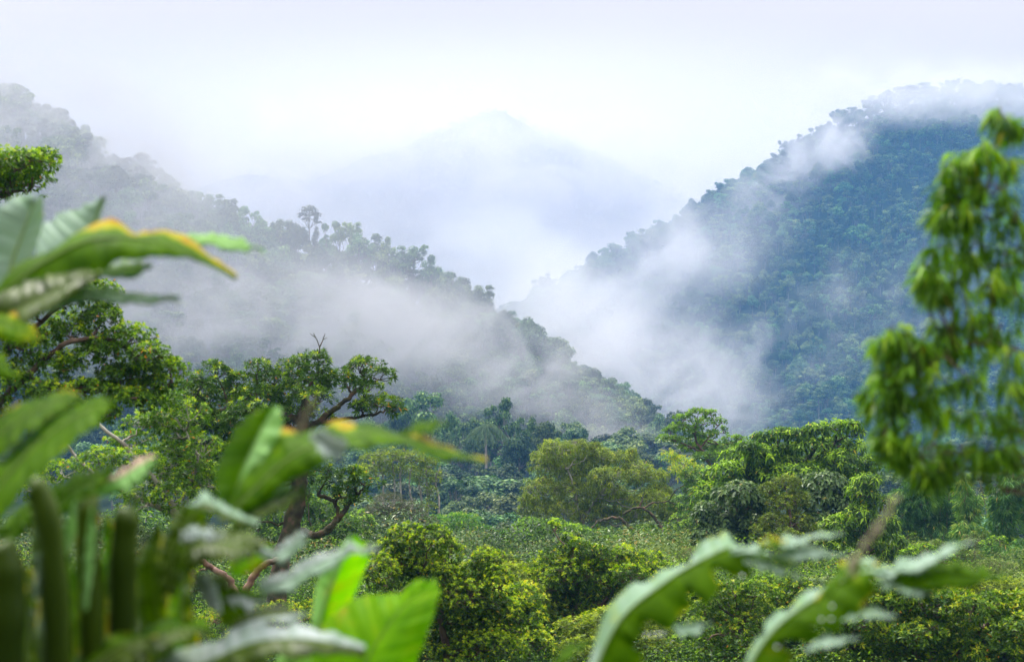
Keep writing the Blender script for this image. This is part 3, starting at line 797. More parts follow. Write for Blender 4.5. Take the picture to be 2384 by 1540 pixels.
plant("slim_trunked_tree", "stand of slim pale trunks under one thin olive canopy behind the long blurred leaf", "tree", 112,
      [(870, 1070, 36, 20), (915, 1065, 38, 20), (960, 1068, 38, 22), (1000, 1080, 28, 22), (890, 1095, 32, 20), (940, 1098, 30, 18), (985, 1110, 30, 24), (1012, 1115, 14, 24), (1005, 1145, 16, 16), (850, 1100, 26, 20), (1000, 1178, 20, 14)],
      M['leaf_olive'], M['bark_pale'], ln=.26, wd=.4, k=5, tips=4.2, young=.12, tint=.4, seed=33, limb=1.6, trunk=tk, twigs=.4, tw=.014)
plant("brown_crowned_tree", "grey-brown domed tree with fine twigs in front of the slim pale trunks", "tree", 74,
      [(905, 1165, 40, 24), (870, 1190, 34, 22), (945, 1185, 36, 22), (915, 1195, 44, 20), (975, 1200, 24, 18), (850, 1215, 30, 20), (885, 1230, 30, 20), (1000, 1215, 24, 20)],
      M['leaf_grey'], M['bark_pale'], ln=.11, wd=.3, k=6, tips=14, young=.0, tint=.45, seed=34, limb=1.1, trunk=[([(901, 1290), (902, 1240), (905, 1200), (915, 1175)], 3.6, 2), ([(902, 1235), (945, 1205), (980, 1185)], 2.5, 1.2)], twigs=.8, tw=.009)
plant("shrub", "olive shrub thicket under the grey-brown domed tree", "bush", 66,
      [(850, 1270, 50, 34), (920, 1270, 50, 30), (980, 1262, 44, 30), (880, 1310, 50, 34), (1020, 1290, 40, 28), (820, 1320, 40, 30), (790, 1180, 36, 36)],
      M['leaf_olive'], M['bark_brown'], ln=.13, wd=.45, k=7, tips=11, young=.12, tint=.34, seed=35, trunk=[([(900, 1400), (905, 1300)], 5, 3)])
plant("bamboo_clump", "feathery bamboo thicket with rusty tips left of the round bush", "bamboo", 92,
      [(1020, 1215, 34, 14), (1070, 1215, 40, 18), (1050, 1235, 50, 18), (1110, 1240, 40, 22), (1140, 1270, 40, 26), (1080, 1270, 50, 26), (1180, 1300, 40, 30), (1030, 1260, 40, 26), (1170, 1250, 26, 20)],
      M['leaf_bamboo'], M['cane'], ln=.3, wd=.14, k=6, tips=6.5, young=.3, tint=.5, seed=36, th=(10, 60), droop=.2, ups=.9, trunk=[([(1080, 1360), (1080, 1260)], 3, 1)])
plant("round_bush", "round light green bush like a ball in the middle of the valley", "bush", 78,
      [(1243, 1238, 52, 34), (1215, 1262, 40, 32), (1275, 1262, 38, 34), (1245, 1270, 50, 30), (1235, 1300, 44, 26), (1280, 1298, 34, 24)],
      M['leaf_fresh'], M['bark_pale'], ln=.17, wd=.3, k=8, tips=12, young=.25, tint=.5, seed=37, th=(20, 80), trunk=[([(1243, 1380), (1243, 1290), (1240, 1250)], 3, 2)], shell=(.6, 1.02))
plant("olive_tree", "wide olive-yellow tree with fine hanging leaves and a pale leaning trunk in the centre", "tree", 84,
      [(1300, 1050, 46, 30), (1345, 1045, 46, 28), (1275, 1085, 40, 34), (1400, 1065, 44, 30), (1335, 1095, 56, 40), (1450, 1072, 34, 24), (1410, 1115, 56, 38), (1482, 1105, 44, 34), (1525, 1112, 30, 24), (1270, 1140, 44, 36), (1340, 1150, 56, 38),
       (1545, 1150, 36, 28), (1430, 1160, 56, 34), (1510, 1165, 50, 32), (1240, 1180, 32, 26), (1295, 1190, 44, 30), (1385, 1200, 54, 32), (1470, 1205, 50, 28), (1560, 1195, 44, 30), (1600, 1215, 36, 26), (1250, 1062, 16, 12), (1390, 1036, 16, 10), (1470, 1052, 18, 10), (1225, 1160, 20, 14)],
      M['leaf_olive'], M['bark_pale'], ln=.2, wd=.26, k=7, tips=9.5, young=.22, tint=.42, seed=38, th=(30, 110), droop=.55, limb=1.4, shell=(.3, 1.06), twigs=.6, tw=.011,
      trunk=[([(1362, 1330), (1356, 1215), (1346, 1180), (1336, 1140), (1322, 1090)], 5, 2.2), ([(1357, 1212), (1375, 1180), (1395, 1150)], 3, 1.5)])
plant("mossy_arched_tree", "dark mossy arching limbs with hanging epiphytes under the olive tree", "tree", 76,
      [(1420, 1250, 44, 26), (1500, 1250, 50, 28), (1560, 1250, 44, 28), (1350, 1240, 40, 24), (1600, 1275, 40, 26), (1470, 1285, 50, 24), (1540, 1290, 40, 24), (1390, 1275, 40, 22), (1620, 1240, 36, 26), (1590, 1180, 44, 30), (1620, 1140, 40, 34), (1640, 1190, 40, 34), (1600, 1230, 50, 34), (1650, 1280, 50, 24), (1580, 1300, 50, 20), (1610, 1110, 30, 24)],
      M['leaf_lime'], M['bark_moss'], ln=.16, wd=.36, k=7, tips=9, young=.18, tint=.34, seed=39, limb=1.3, droop=.4,
      trunk=[([(1490, 1380), (1485, 1260), (1462, 1222), (1440, 1206), (1405, 1208)], 5, 3), ([(1540, 1230), (1520, 1200), (1495, 1180), (1470, 1185), (1450, 1195)], 4, 2.2), ([(1500, 1182), (1520, 1170), (1545, 1168)], 2.6, 1.4), ([(1490, 1176), (1498, 1155)], 2.6, 1.2)])
plant("open_crowned_tree", "bright green open-crowned tree with dark forked limbs against the fog", "tree", 78,
      [(1625, 960, 26, 9), (1594, 974, 22, 9), (1655, 963, 20, 9), (1560, 1000, 20, 9), (1580, 990, 16, 8), (1680, 982, 12, 9), (1640, 984, 26, 10), (1605, 1000, 26, 9), (1545, 1018, 14, 7), (1575, 1022, 26, 7), (1625, 1016, 30, 10), (1684, 1004, 10, 10), (1660, 1008, 18, 9),
       (1600, 1040, 28, 9), (1645, 1036, 30, 12), (1700, 1025, 22, 12), (1722, 1022, 16, 10), (1680, 1046, 34, 16), (1640, 1064, 34, 16), (1720, 1050, 28, 16)],
      M['leaf_fresh'], M['bark_brown'], ln=.17, wd=.42, k=7, tips=9, young=.3, tint=.5, seed=40, limb=1.3, shell=(.3, 1.05),
      trunk=[([(1668, 1300), (1662, 1150), (1655, 1090), (1636, 1050), (1618, 1020), (1622, 985)], 5, 2), ([(1640, 1055), (1600, 1036), (1565, 1024)], 2.6, 1.2), ([(1632, 1040), (1655, 1010), (1672, 990)], 2.4, 1), ([(1620, 1015), (1600, 995), (1585, 985)], 2, 1)], twigs=.7, tw=.01)
plant("sparse_yellow_tree", "thin yellow-leaved sapling between the olive tree and the large leafy tree", "tree", 88,
      [(1560, 1060, 24, 16), (1590, 1075, 24, 20), (1615, 1090, 22, 20), (1600, 1110, 24, 20), (1575, 1095, 20, 14)],
      M['leaf_yellow'], M['bark_pale'], ln=.22, wd=.22, k=5, tips=6, young=.8, tint=.62, seed=41, th=(30, 110), droop=.5, shell=(.2, 1.05), trunk=[([(1605, 1250), (1600, 1130), (1590, 1080)], 2.5, 1)])
plant("large_leafy_tree", "largest tree on the right, flushed with drooping lime leaves along its flat top", "tree", 60,
      [(1745, 1040, 34, 16), (1780, 1020, 34, 15), (1820, 1008, 34, 14), (1858, 1012, 34, 16), (1900, 1000, 34, 14), (1940, 995, 34, 14), (1975, 990, 26, 12), (1995, 1008, 20, 14), (1715, 1062, 34, 20), (1770, 1058, 44, 22), (1830, 1048, 44, 22), (1890, 1038, 44, 22), (1950, 1030, 44, 22),
       (1700, 1100, 40, 26), (1990, 1045, 30, 22), (2030, 1075, 28, 16), (1760, 1090, 44, 26), (1960, 1075, 44, 26), (2010, 1105, 34, 24), (1830, 1085, 44, 26), (1900, 1080, 44, 26), (1690, 1140, 40, 30), (1660, 1110, 30, 24), (1740, 1120, 50, 30), (1800, 1110, 50, 30), (1870, 1105, 50, 30), (1940, 1100, 50, 30), (1650, 1150, 36, 28)],
      M['leaf_lime'], M['bark_moss'], ln=.24, wd=.36, k=6, tips=9, young=.5, tint=.36, seed=42, th=(40, 110), droop=.42, limb=1.5,
      trunk=[([(1860, 1500), (1860, 1300), (1850, 1180), (1860, 1100), (1900, 1040)], 9, 4), ([(1855, 1130), (1800, 1070), (1760, 1050)], 5, 2.5), ([(1860, 1110), (1930, 1040), (1970, 1015)], 5, 2)])
plant("vine_covered_tree", "dark tree smothered in round-leaved vines below the lime-topped tree", "tree", 56,
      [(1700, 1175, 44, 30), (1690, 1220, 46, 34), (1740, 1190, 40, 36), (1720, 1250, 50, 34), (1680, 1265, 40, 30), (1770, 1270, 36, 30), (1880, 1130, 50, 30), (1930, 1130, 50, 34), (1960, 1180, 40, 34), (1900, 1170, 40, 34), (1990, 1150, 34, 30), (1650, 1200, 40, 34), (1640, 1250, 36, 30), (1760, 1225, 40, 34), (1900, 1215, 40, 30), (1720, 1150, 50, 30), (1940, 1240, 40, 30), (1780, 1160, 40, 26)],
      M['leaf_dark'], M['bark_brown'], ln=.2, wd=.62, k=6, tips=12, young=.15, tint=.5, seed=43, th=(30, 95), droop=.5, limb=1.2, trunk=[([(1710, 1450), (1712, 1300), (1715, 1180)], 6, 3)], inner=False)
plant("dense_green_tree", "dull green small-leaved tree in the middle of the thicket below the lime-topped tree", "tree", 53,
      [(1830, 1130, 36, 24), (1850, 1165, 44, 28), (1815, 1175, 34, 26), (1800, 1215, 40, 28), (1855, 1215, 44, 30), (1830, 1255, 44, 28), (1880, 1250, 36, 28), (1780, 1240, 34, 26), (1790, 1140, 26, 22)],
      M['leaf_olive'], M['bark_brown'], ln=.1, wd=.4, k=8, tips=22, young=.15, tint=.28, seed=44, limb=1.0, trunk=[([(1840, 1450), (1842, 1290), (1838, 1180)], 5, 3)])
plant("leafy_tree", "bushy tree with hanging lime tips between the thicket and the bamboo", "tree", 54,
      [(2010, 1145, 40, 26), (2045, 1170, 36, 26), (2000, 1200, 44, 30), (2060, 1220, 36, 30), (1950, 1230, 44, 30), (2010, 1250, 44, 30), (2080, 1265, 30, 30), (1930, 1275, 44, 24), (2050, 1290, 40, 28), (2020, 1120, 34, 20)],
      M['leaf_lime'], M['bark_brown'], ln=.2, wd=.34, k=6, tips=12, young=.4, tint=.38, seed=45, th=(40, 115), droop=.6, trunk=[([(2020, 1450), (2022, 1300), (2020, 1190)], 5, 3)])
plant("shrub", "grey-green round-leaved shrub at the foot of the thicket", "bush", 50,
      [(1900, 1300, 40, 20), (1940, 1310, 36, 20), (1980, 1300, 30, 20), (1860, 1300, 36, 18), (2000, 1320, 30, 18)],
      M['leaf_dark'], M['bark_brown'], ln=.14, wd=.62, k=6, tips=18, young=.3, tint=.6, seed=46, trunk=[([(1930, 1400), (1932, 1330)], 3, 2)])
bam = dict(k=6, th=(5, 45), hang=True, shell=(.3, 1.05), wd=.13)
def canes(us, vt, vb):
    return [([(u, vb), (u + o * .3, (vt + vb) / 2), (u + o, vt)], 1.4, .7) for u, o in us]
plant("bamboo_clump", "broad dark green bamboo clump hanging over the scrub right of the leafy trees", "bamboo", 72,
      [(2110, 1150, 34, 22), (2140, 1165, 34, 26), (2100, 1190, 36, 30), (2160, 1205, 46, 34), (2200, 1190, 34, 30), (2120, 1235, 44, 32), (2180, 1250, 44, 32), (2220, 1235, 30, 30), (2150, 1290, 50, 30), (2210, 1290, 40, 28), (2100, 1280, 34, 30), (2185, 1120, 20, 36), (2165, 1150, 30, 30), (2130, 1120, 26, 26), (2210, 1150, 20, 34)],
      M['leaf_bamboo'], M['cane'], ln=.34, tips=12, young=.15, tint=.38, seed=51, trunk=canes([(2120, -10), (2150, 5), (2180, 12), (2200, 8)], 1150, 1400), **bam)
plant("bamboo_clump", "yellowish drooping bamboo plume in front of the blue mountain foot", "bamboo", 68,
      [(2245, 1150, 18, 44), (2258, 1200, 26, 26), (2250, 1235, 34, 30), (2280, 1255, 30, 28), (2255, 1285, 40, 28), (2290, 1300, 34, 26), (2240, 1115, 12, 26), (2265, 1165, 22, 26)],
      M['leaf_bamboo'], M['cane'], ln=.32, tips=14, young=.5, tint=.6, seed=52, trunk=canes([(2250, -2), (2262, 6)], 1130, 1420), **bam)
plant("bamboo_clump", "tall narrow bamboo column at the right edge with a bare cane showing", "bamboo", 66,
      [(2360, 1100, 26, 20), (2345, 1135, 30, 26), (2340, 1175, 34, 28), (2335, 1215, 34, 28), (2330, 1250, 26, 22), (2384, 1120, 30, 30), (2400, 1180, 30, 40)],
      M['leaf_bamboo'], M['cane'], ln=.34, tips=13, young=.15, tint=.4, seed=53, trunk=canes([(2328, 30), (2350, 10)], 1090, 1450) + [([(2300, 1200), (2280, 1120), (2262, 1090)], 1, .5)], **bam)
plant("bamboo_clump", "low bamboo skirt along the right edge above the scrub", "bamboo", 62,
      [(2340, 1290, 44, 30), (2390, 1280, 40, 36), (2290, 1330, 44, 26), (2350, 1340, 50, 28), (2240, 1330, 44, 24), (2400, 1340, 40, 30), (2180, 1325, 40, 20)],
      M['leaf_bamboo'], M['cane'], ln=.28, tips=14, young=.2, tint=.42, seed=54, trunk=canes([(2300, 4), (2340, -6), (2370, 5), (2260, 3)], 1300, 1480), **bam)

# ------------------------------------------------------------------ near bushes along the bottom
plant("bright_bush", "bright yellow-green tipped bush rising behind the broad banana leaf", "bush", 25,
      grow([(950, 1250, 46, 32), (1005, 1255, 46, 36), (905, 1290, 40, 34), (960, 1300, 52, 40), (1040, 1290, 38, 36), (885, 1340, 40, 40), (950, 1360, 54, 44), (1030, 1350, 46, 40), (1130, 1315, 40, 30), (1100, 1345, 40, 34), (1160, 1355, 30, 36), (1080, 1400, 50, 40), (1150, 1410, 44, 40),
       (1000, 1420, 50, 40), (1190, 1450, 34, 40), (1110, 1460, 50, 40), (1040, 1480, 50, 44), (1160, 1510, 50, 40), (1080, 1540, 54, 40), (990, 1520, 50, 40), (900, 1420, 50, 44), (980, 1335, 60, 44), (1090, 1370, 60, 40), (1060, 1440, 60, 44), (1130, 1430, 60, 40), (1120, 1500, 60, 40)], 1.1),
      M['leaf_yellow'], M['bark_brown'], ln=.062, wd=.42, k=9, tips=52, young=.8, tint=.22, seed=61, limb=.9, trunk=[([(1040, 1900), (1040, 1600), (1030, 1450), (980, 1340)], 14, 6), ([(1040, 1550), (1100, 1450), (1130, 1370)], 8, 4)], shell=(.5, 1.04), tw=.004)
plant("yellow_tipped_bush", "round bush with pale yellow leaf tips and a dark red-brown inside", "bush", 36,
      grow([(1320, 1262, 20, 18), (1300, 1295, 40, 30), (1350, 1285, 44, 30), (1400, 1295, 44, 28), (1450, 1300, 40, 26), (1500, 1310, 40, 24), (1545, 1330, 26, 20), (1270, 1335, 40, 34), (1330, 1340, 50, 38), (1400, 1345, 50, 38), (1465, 1350, 46, 34), (1515, 1360, 34, 30), (1250, 1390, 36, 34), (1310, 1395, 48, 38),
       (1380, 1400, 50, 38), (1440, 1400, 44, 34), (1480, 1400, 30, 28), (1270, 1440, 44, 34), (1340, 1450, 44, 34), (1400, 1450, 40, 30), (1290, 1230, 12, 14), (1345, 1320, 60, 40), (1430, 1330, 60, 36), (1360, 1370, 60, 40), (1300, 1360, 50, 40), (1440, 1450, 40, 30), (1480, 1340, 50, 40)], 1.1),
      M['leaf_yellow'], M['bark_brown'], ln=.1, wd=.36, k=8, tips=22, young=.6, tint=.24, seed=62, limb=1.2, trunk=[([(1330, 1800), (1330, 1560), (1335, 1450), (1345, 1350)], 11, 5), ([(1330, 1500), (1390, 1420), (1440, 1360)], 6, 3), ([(1335, 1480), (1290, 1400)], 6, 3)], shell=(.35, 1.05))
plant("bush", "mixed leafy bush in the dip between the bright bush and the yellow-tipped bush", "bush", 46,
      [(1200, 1335, 34, 28), (1215, 1375, 34, 30), (1180, 1310, 30, 26), (1230, 1330, 26, 26), (1210, 1420, 34, 34), (1130, 1290, 30, 20)],
      M['leaf_olive'], M['bark_brown'], ln=.12, wd=.45, k=7, tips=17, young=.2, tint=.3, seed=63, trunk=[([(1205, 1600), (1205, 1420)], 5, 3)])
plant("glossy_bush", "glossy green bush between the two pairs of long right leaves", "bush", 31,
      grow([(1660, 1385, 40, 22), (1710, 1375, 40, 22), (1760, 1380, 40, 24), (1640, 1425, 36, 28), (1700, 1420, 44, 32), (1760, 1425, 44, 32), (1810, 1400, 36, 24), (1680, 1470, 44, 32), (1740, 1475, 44, 34), (1850, 1365, 30, 20), (1700, 1520, 44, 30), (1820, 1450, 40, 30), (1880, 1380, 30, 20), (1780, 1520, 50, 30), (1650, 1520, 40, 30), (1620, 1470, 30, 30), (1850, 1420, 40, 30)], 1.12),
      M['leaf_gnarl'], M['bark_brown'], ln=.09, wd=.38, k=8, tips=28, young=.3, tint=.4, seed=64, trunk=[([(1740, 1800), (1740, 1560), (1730, 1450)], 8, 4), ([(1740, 1560), (1800, 1470)], 5, 3)])
plant("glossy_bush", "wide glossy bush with twisting brown stems filling the lower right corner", "bush", 29,
      grow([(1960, 1410, 44, 22), (2020, 1400, 46, 22), (2080, 1405, 46, 22), (2140, 1400, 46, 24), (2200, 1410, 46, 24), (2260, 1415, 46, 24), (2320, 1405, 46, 26), (2380, 1410, 46, 30), (1940, 1450, 40, 26), (2000, 1445, 50, 30), (2070, 1450, 50, 32), (2150, 1450, 50, 32), (2230, 1460, 50, 32),
       (2310, 1460, 50, 34), (2390, 1470, 50, 36), (1990, 1500, 50, 26), (2080, 1520, 50, 26), (2170, 1510, 50, 26), (2260, 1520, 50, 28), (2350, 1520, 50, 30), (1910, 1500, 40, 26), (2060, 1370, 40, 16), (2000, 1375, 30, 14), (2120, 1380, 40, 16), (2220, 1390, 40, 16), (2040, 1480, 60, 30), (2130, 1480, 60, 30), (2220, 1490, 60, 30), (2310, 1490, 60, 30), (2380, 1540, 60, 30), (2000, 1550, 60, 30), (1900, 1545, 50, 30)], 1.15),
      M['leaf_gnarl'], M['bark_brown'], ln=.1, wd=.36, k=8, tips=30, young=.35, tint=.4, seed=65, limb=.8, shell=(.5, 1.05),
      trunk=[([(2150, 1900), (2150, 1600), (2120, 1500), (2060, 1440)], 10, 5), ([(2150, 1600), (2230, 1510), (2300, 1450)], 8, 4), ([(2150, 1620), (2100, 1560), (1990, 1500), (1950, 1440)], 6, 3), ([(2250, 1650), (2330, 1540), (2370, 1450)], 7, 3), ([(2160, 1560), (2180, 1480), (2150, 1420)], 5, 3)])
# ---- scrub and undergrowth that nobody could count
def scrub(name, label, n, ur, dr, leaf, hgt, seed, per, size, tm=(.2, .8), cover=None, cat="scrub"):
    rng = np.random.RandomState(seed); m = MB()
    for i in range(n):
        d = math.exp(rng.uniform(math.log(dr[0]), math.log(dr[1]))); u = rng.uniform(*ur)
        p = P(u, 770, d); gz = ground_at(p[0], p[1]); h = hgt * rng.choice([.5, .8, 1.0, 1.3, 1.9], p=[.25, .3, .25, .17, .03]) * rng.uniform(.8, 1.2) * (1 + (d / 60 - 1) * .3)
        r = h * rng.uniform(.6, 1.25)
        leaf_cards(m, rng, [(p[0], p[1], gz + h * .35, r, r, h * .65)], per, size * (d / 60) ** .6, up=.4, aspect=.32, tmean=rng.uniform(*tm), shell=(.6, 1.15), jit=.7)
    o = m.build(name, leaf, None, False)
    tag(o, label, cat, None, 'stuff')
# small bushes that fill the slope between the larger ones
lowb = [("low_bush", "small yellowish bush at the bottom between the bright bush and the long leaf", 41, [(1230, 1470, 44, 24), (1270, 1490, 40, 24), (1210, 1510, 44, 28), (1290, 1525, 44, 24)], 'leaf_yellow', .085),
        ("low_bush", "small dull shrub under the yellow-tipped bush, beside the first long leaf", 42, [(1440, 1480, 40, 24), (1400, 1500, 44, 26), (1480, 1500, 36, 26), (1350, 1510, 44, 26), (1440, 1530, 50, 22)], 'leaf_lime', .09),
        ("low_bush", "pale scrubby bush showing between the two long right leaves at the bottom", 40, [(1600, 1500, 36, 22), (1560, 1525, 44, 24), (1640, 1525, 40, 24)], 'leaf_scrub', .06),
        ("low_bush", "low dark bush left of the glossy bush behind the first long leaf", 47, [(1570, 1375, 36, 20), (1610, 1400, 36, 22), (1540, 1410, 36, 24), (1580, 1430, 40, 24), (1530, 1450, 36, 24), (1510, 1400, 30, 20)], 'leaf_dark', .1),
        ("low_bush", "leafy bush with yellow flush in the lower left gap under the reddish limbs", 33, [(620, 1480, 50, 24), (700, 1490, 50, 24), (560, 1500, 50, 26), (660, 1520, 50, 26), (480, 1500, 44, 26), (740, 1420, 40, 30)], 'leaf_yellow', .08),
        ("low_bush", "dark leafy bush behind the blurred stalks at lower left", 34, [(300, 1260, 60, 40), (380, 1290, 60, 40), (440, 1240, 50, 34), (200, 1240, 60, 40), (100, 1220, 60, 40), (480, 1360, 50, 40), (420, 1370, 60, 40)], 'leaf_dark', .09),
        ("low_bush", "mid green shrub right of the round bush at the foot of the olive tree", 70, [(1330, 1240, 40, 20), (1380, 1250, 40, 20), (1310, 1270, 36, 20), (1430, 1265, 40, 20), (1290, 1225, 30, 18)], 'leaf_lime', .13),
        ("low_bush", "pale green shrub where the scrub meets the thicket", 58, [(1720, 1300, 44, 16), (1780, 1305, 44, 16), (1660, 1310, 40, 16), (1840, 1312, 40, 14)], 'leaf_scrub', .07)]
for i_, (nm_, lb_, d_, bl_, lf_, ln_) in enumerate(lowb):
    plant(nm_, lb_, "bush", d_, bl_, M[lf_], M['bark_brown'], ln=ln_, wd=.38, k=8, tips=.19 / ln_ ** 2, young=.4, tint=.36, seed=200 + i_, limb=.7, trunk=[([(bl_[0][0], bl_[0][1] + 240), (bl_[0][0], bl_[0][1] + 30)], 5, 3)], tw=.004)
# rounded shrubs dotted over the scrub slope: one of each kind is built, the rest are copies
def copy_tree(o, parent=None):
    c_ = o.copy(); COL.objects.link(c_); c_.parent = parent
    for ch in list(o.children): copy_tree(ch, c_)
    return c_
SG = "rounded shrubs on the scrub slope"
protos = [plant("slope_shrub", "rounded pale green shrub standing in the scrub on the right slope", "bush", 52, [(1640, 1330, 34, 20), (1675, 1322, 30, 20), (1655, 1345, 44, 18), (1700, 1342, 26, 16)], M['leaf_scrub'], M['bark_brown'], ln=.08, wd=.3, k=7, tips=26, seed=301, trunk=[([(1660, 1400), (1660, 1350)], 4, 2)], group=SG),
          plant("slope_shrub", "dark leafy shrub standing in the scrub on the right slope", "bush", 50, [(1800, 1345, 30, 18), (1830, 1335, 30, 20), (1860, 1350, 30, 16), (1825, 1360, 40, 14)], M['leaf_lime'], M['bark_brown'], ln=.1, wd=.36, k=7, tips=18, seed=302, trunk=[([(1830, 1420), (1830, 1360)], 4, 2)], group=SG)]
rngS = np.random.RandomState(9)
for i_ in range(26):
    d_ = math.exp(rngS.uniform(math.log(42), math.log(84))); u_ = rngS.uniform(1380 if d_ > 60 else 1560, 2420)
    src = protos[i_ % 2]; c_ = copy_tree(src); q_ = P(u_, 770, d_); s_ = rngS.uniform(.6, 1.3)
    c_.location = (q_[0], q_[1], ground_at(q_[0], q_[1]) - .1); c_.scale = (s_, s_, s_ * rngS.uniform(.7, 1.1)); c_.rotation_euler = (0, 0, rngS.rand() * 6.28)
# rounded bushes packed over the valley floor: one of each kind is built, the rest are copies
VB = "rounded bushes on the valley floor"
vb = []
for q_, (lf_, ln_, lb_) in enumerate([('leaf_lime', .1, "rounded mid green bush among the low growth of the valley floor"), ('leaf_yellow', .085, "rounded bush with yellowish tips among the low growth of the valley floor"),
                                 ('leaf_dark', .11, "rounded dull dark green bush among the low growth of the valley floor"), ('leaf_olive', .09, "rounded olive bush among the low growth of the valley floor")]):
    rq = np.random.RandomState(40 + q_); uc = (1250, 1420, 1590, 2050)[q_]
    bl = [(uc + rq.uniform(-75, 75), 1385 + rq.uniform(-45, 50), rq.uniform(26, 44), rq.uniform(20, 32)) for _ in range(15)]
    bl += [(uc, 1350, 44, 30), (uc - 30, 1395, 50, 36), (uc + 34, 1398, 50, 36)]
    vb.append(plant("valley_bush", lb_, "bush", 40, bl, M[lf_], M['bark_brown'], ln=ln_, wd=.38, k=8, tips=.17 / ln_ ** 2, young=.45, tint=.36, seed=320 + q_, limb=.7, trunk=[([(uc, 1470), (uc, 1400)], 6, 3)], group=VB, tw=.004))
rngB = np.random.RandomState(17)
nb = 0
while nb < 44:
    d_ = rngB.uniform(30, 56); u_ = rngB.uniform(1130, 2420); v_ = rngB.uniform(1300, 1500)
    if u_ > 1560: v_ = rngB.uniform(1345, 1500)
    q_ = P(u_, v_, d_); gz = ground_at(q_[0], q_[1]); h_ = q_[2] - gz; s_ = h_ / 1.35
    if not (.4 < s_ < 1.5): continue
    c_ = copy_tree(vb[nb % 4]); c_.location = (q_[0], q_[1], gz); c_.scale = (s_ * rngB.uniform(.9, 1.35), s_ * 1.1, s_); c_.rotation_euler = (0, 0, rngB.rand() * 6.28); nb += 1
scrub("scrub", "pale green fine-leaved scrub covering the open slope on the right", 760, (1420, 2600), (34, 82), M['leaf_scrub'], .6, 71, 60, .05)
scrub("undergrowth", "tangled dark undergrowth between the trees of the valley", 420, (-300, 2700), (88, 175), M['leaf_lime'], 1.5, 72, 26, .12, (.1, .42))
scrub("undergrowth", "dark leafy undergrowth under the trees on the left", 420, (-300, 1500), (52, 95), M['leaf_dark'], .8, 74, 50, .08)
scrub("undergrowth", "low leafy plants on the near slope below the view", 1500, (-300, 2700), (20, 50), M['leaf_lime'], .75, 73, 60, .055, (.1, .5))
# ------------------------------------------------------------------ banana plants close to the eye (out of focus)
def blade_mat(name, g1, g2, under, rough=.5, transl=.42, tc=(1.25, 1.7, .08), sheen=.04):
    """leaf blade: green veined top, optional pale colour of waxy bloom with sky sheen painted in, yellowed and brown rims from the tint attribute"""
    m, N, L = new_mat(name)
    o = N.new("ShaderNodeOutputMaterial")
    at = N.new("ShaderNodeAttribute"); at.attribute_name = "tint"
    rp = N.new("ShaderNodeValToRGB"); E = rp.color_ramp.elements
    E[0].position, E[0].color = 0, (*g1, 1)
    E[1].position, E[1].color = 1, (.16, .05, .015, 1)
    for p_, c_ in ((.5, g2), (.68, (.30, .36, .01)), (.82, (.55, .44, .02)), (.92, (.45, .2, .02))):
        e_ = E.new(p_); e_.color = (*c_, 1)
    tcn = N.new("ShaderNodeTexCoord")
    n = N.new("ShaderNodeTexNoise"); n.inputs['Scale'].default_value = 7; n.inputs['Detail'].default_value = 5
    L.new(tcn.outputs['Object'], n.inputs['Vector'])
    n2 = N.new("ShaderNodeTexNoise"); n2.inputs['Scale'].default_value = 22; n2.inputs['Detail'].default_value = 3; L.new(tcn.outputs['Object'], n2.inputs['Vector'])
    ad = N.new("ShaderNodeMapRange"); ad.inputs['From Min'].default_value = .3; ad.inputs['From Max'].default_value = .7; ad.inputs['To Min'].default_value = -.16; ad.inputs['To Max'].default_value = .14
    L.new(n2.outputs['Fac'], ad.inputs['Value'])
    sm = N.new("ShaderNodeMath"); sm.operation = 'ADD'; L.new(at.outputs['Fac'], sm.inputs[0]); L.new(ad.outputs[0], sm.inputs[1]); L.new(sm.outputs[0], rp.inputs[0])
    mr = N.new("ShaderNodeMapRange"); mr.inputs['To Min'].default_value = .65; mr.inputs['To Max'].default_value = 1.35
    L.new(n.outputs['Fac'], mr.inputs['Value'])
    sc = N.new("ShaderNodeVectorMath"); sc.operation = 'SCALE'
    L.new(rp.outputs[0], sc.inputs[0]); L.new(mr.outputs[0], sc.inputs['Scale'])
    b = N.new("ShaderNodeBsdfPrincipled"); b.inputs['Roughness'].default_value = rough
    b.inputs['Specular IOR Level'].default_value = sheen
    if under:
        mx_ = N.new("ShaderNodeMixRGB"); gm = N.new("ShaderNodeMapRange")
        gm.inputs['From Min'].default_value = .12; gm.inputs['From Max'].default_value = .6; gm.inputs['To Min'].default_value = .95; gm.inputs['To Max'].default_value = .15
        L.new(at.outputs['Fac'], gm.inputs['Value']); L.new(gm.outputs[0], mx_.inputs[0])
        L.new(sc.outputs[0], mx_.inputs[1]); mx_.inputs[2].default_value = (*under, 1)
        col = mx_.outputs[0]
    else:
        col = sc.outputs[0]
    L.new(col, b.inputs['Base Color'])
    t = N.new("ShaderNodeBsdfTranslucent")
    g = N.new("ShaderNodeMixRGB"); g.blend_type = 'MULTIPLY'; g.inputs[0].default_value = 1; g.inputs[2].default_value = (*tc, 1)
    L.new(col, g.inputs[1]); L.new(g.outputs[0], t.inputs['Color'])
    ms = N.new("ShaderNodeMixShader"); ms.inputs[0].default_value = transl
    L.new(b.outputs[0], ms.inputs[1]); L.new(t.outputs[0], ms.inputs[2]); L.new(ms.outputs[0], o.inputs['Surface'])
    return m
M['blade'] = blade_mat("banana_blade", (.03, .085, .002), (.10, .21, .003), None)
M['blade_dark'] = blade_mat("shaded_banana_blade", (.022, .045, .003), (.085, .14, .006), None, transl=.3, rough=.4, sheen=.2)  # darker copy of the blade with shade put into its colour
M['blade_young'] = blade_mat("young_banana_blade", (.075, .24, .003), (.2, .42, .005), None, transl=.5, rough=.5)
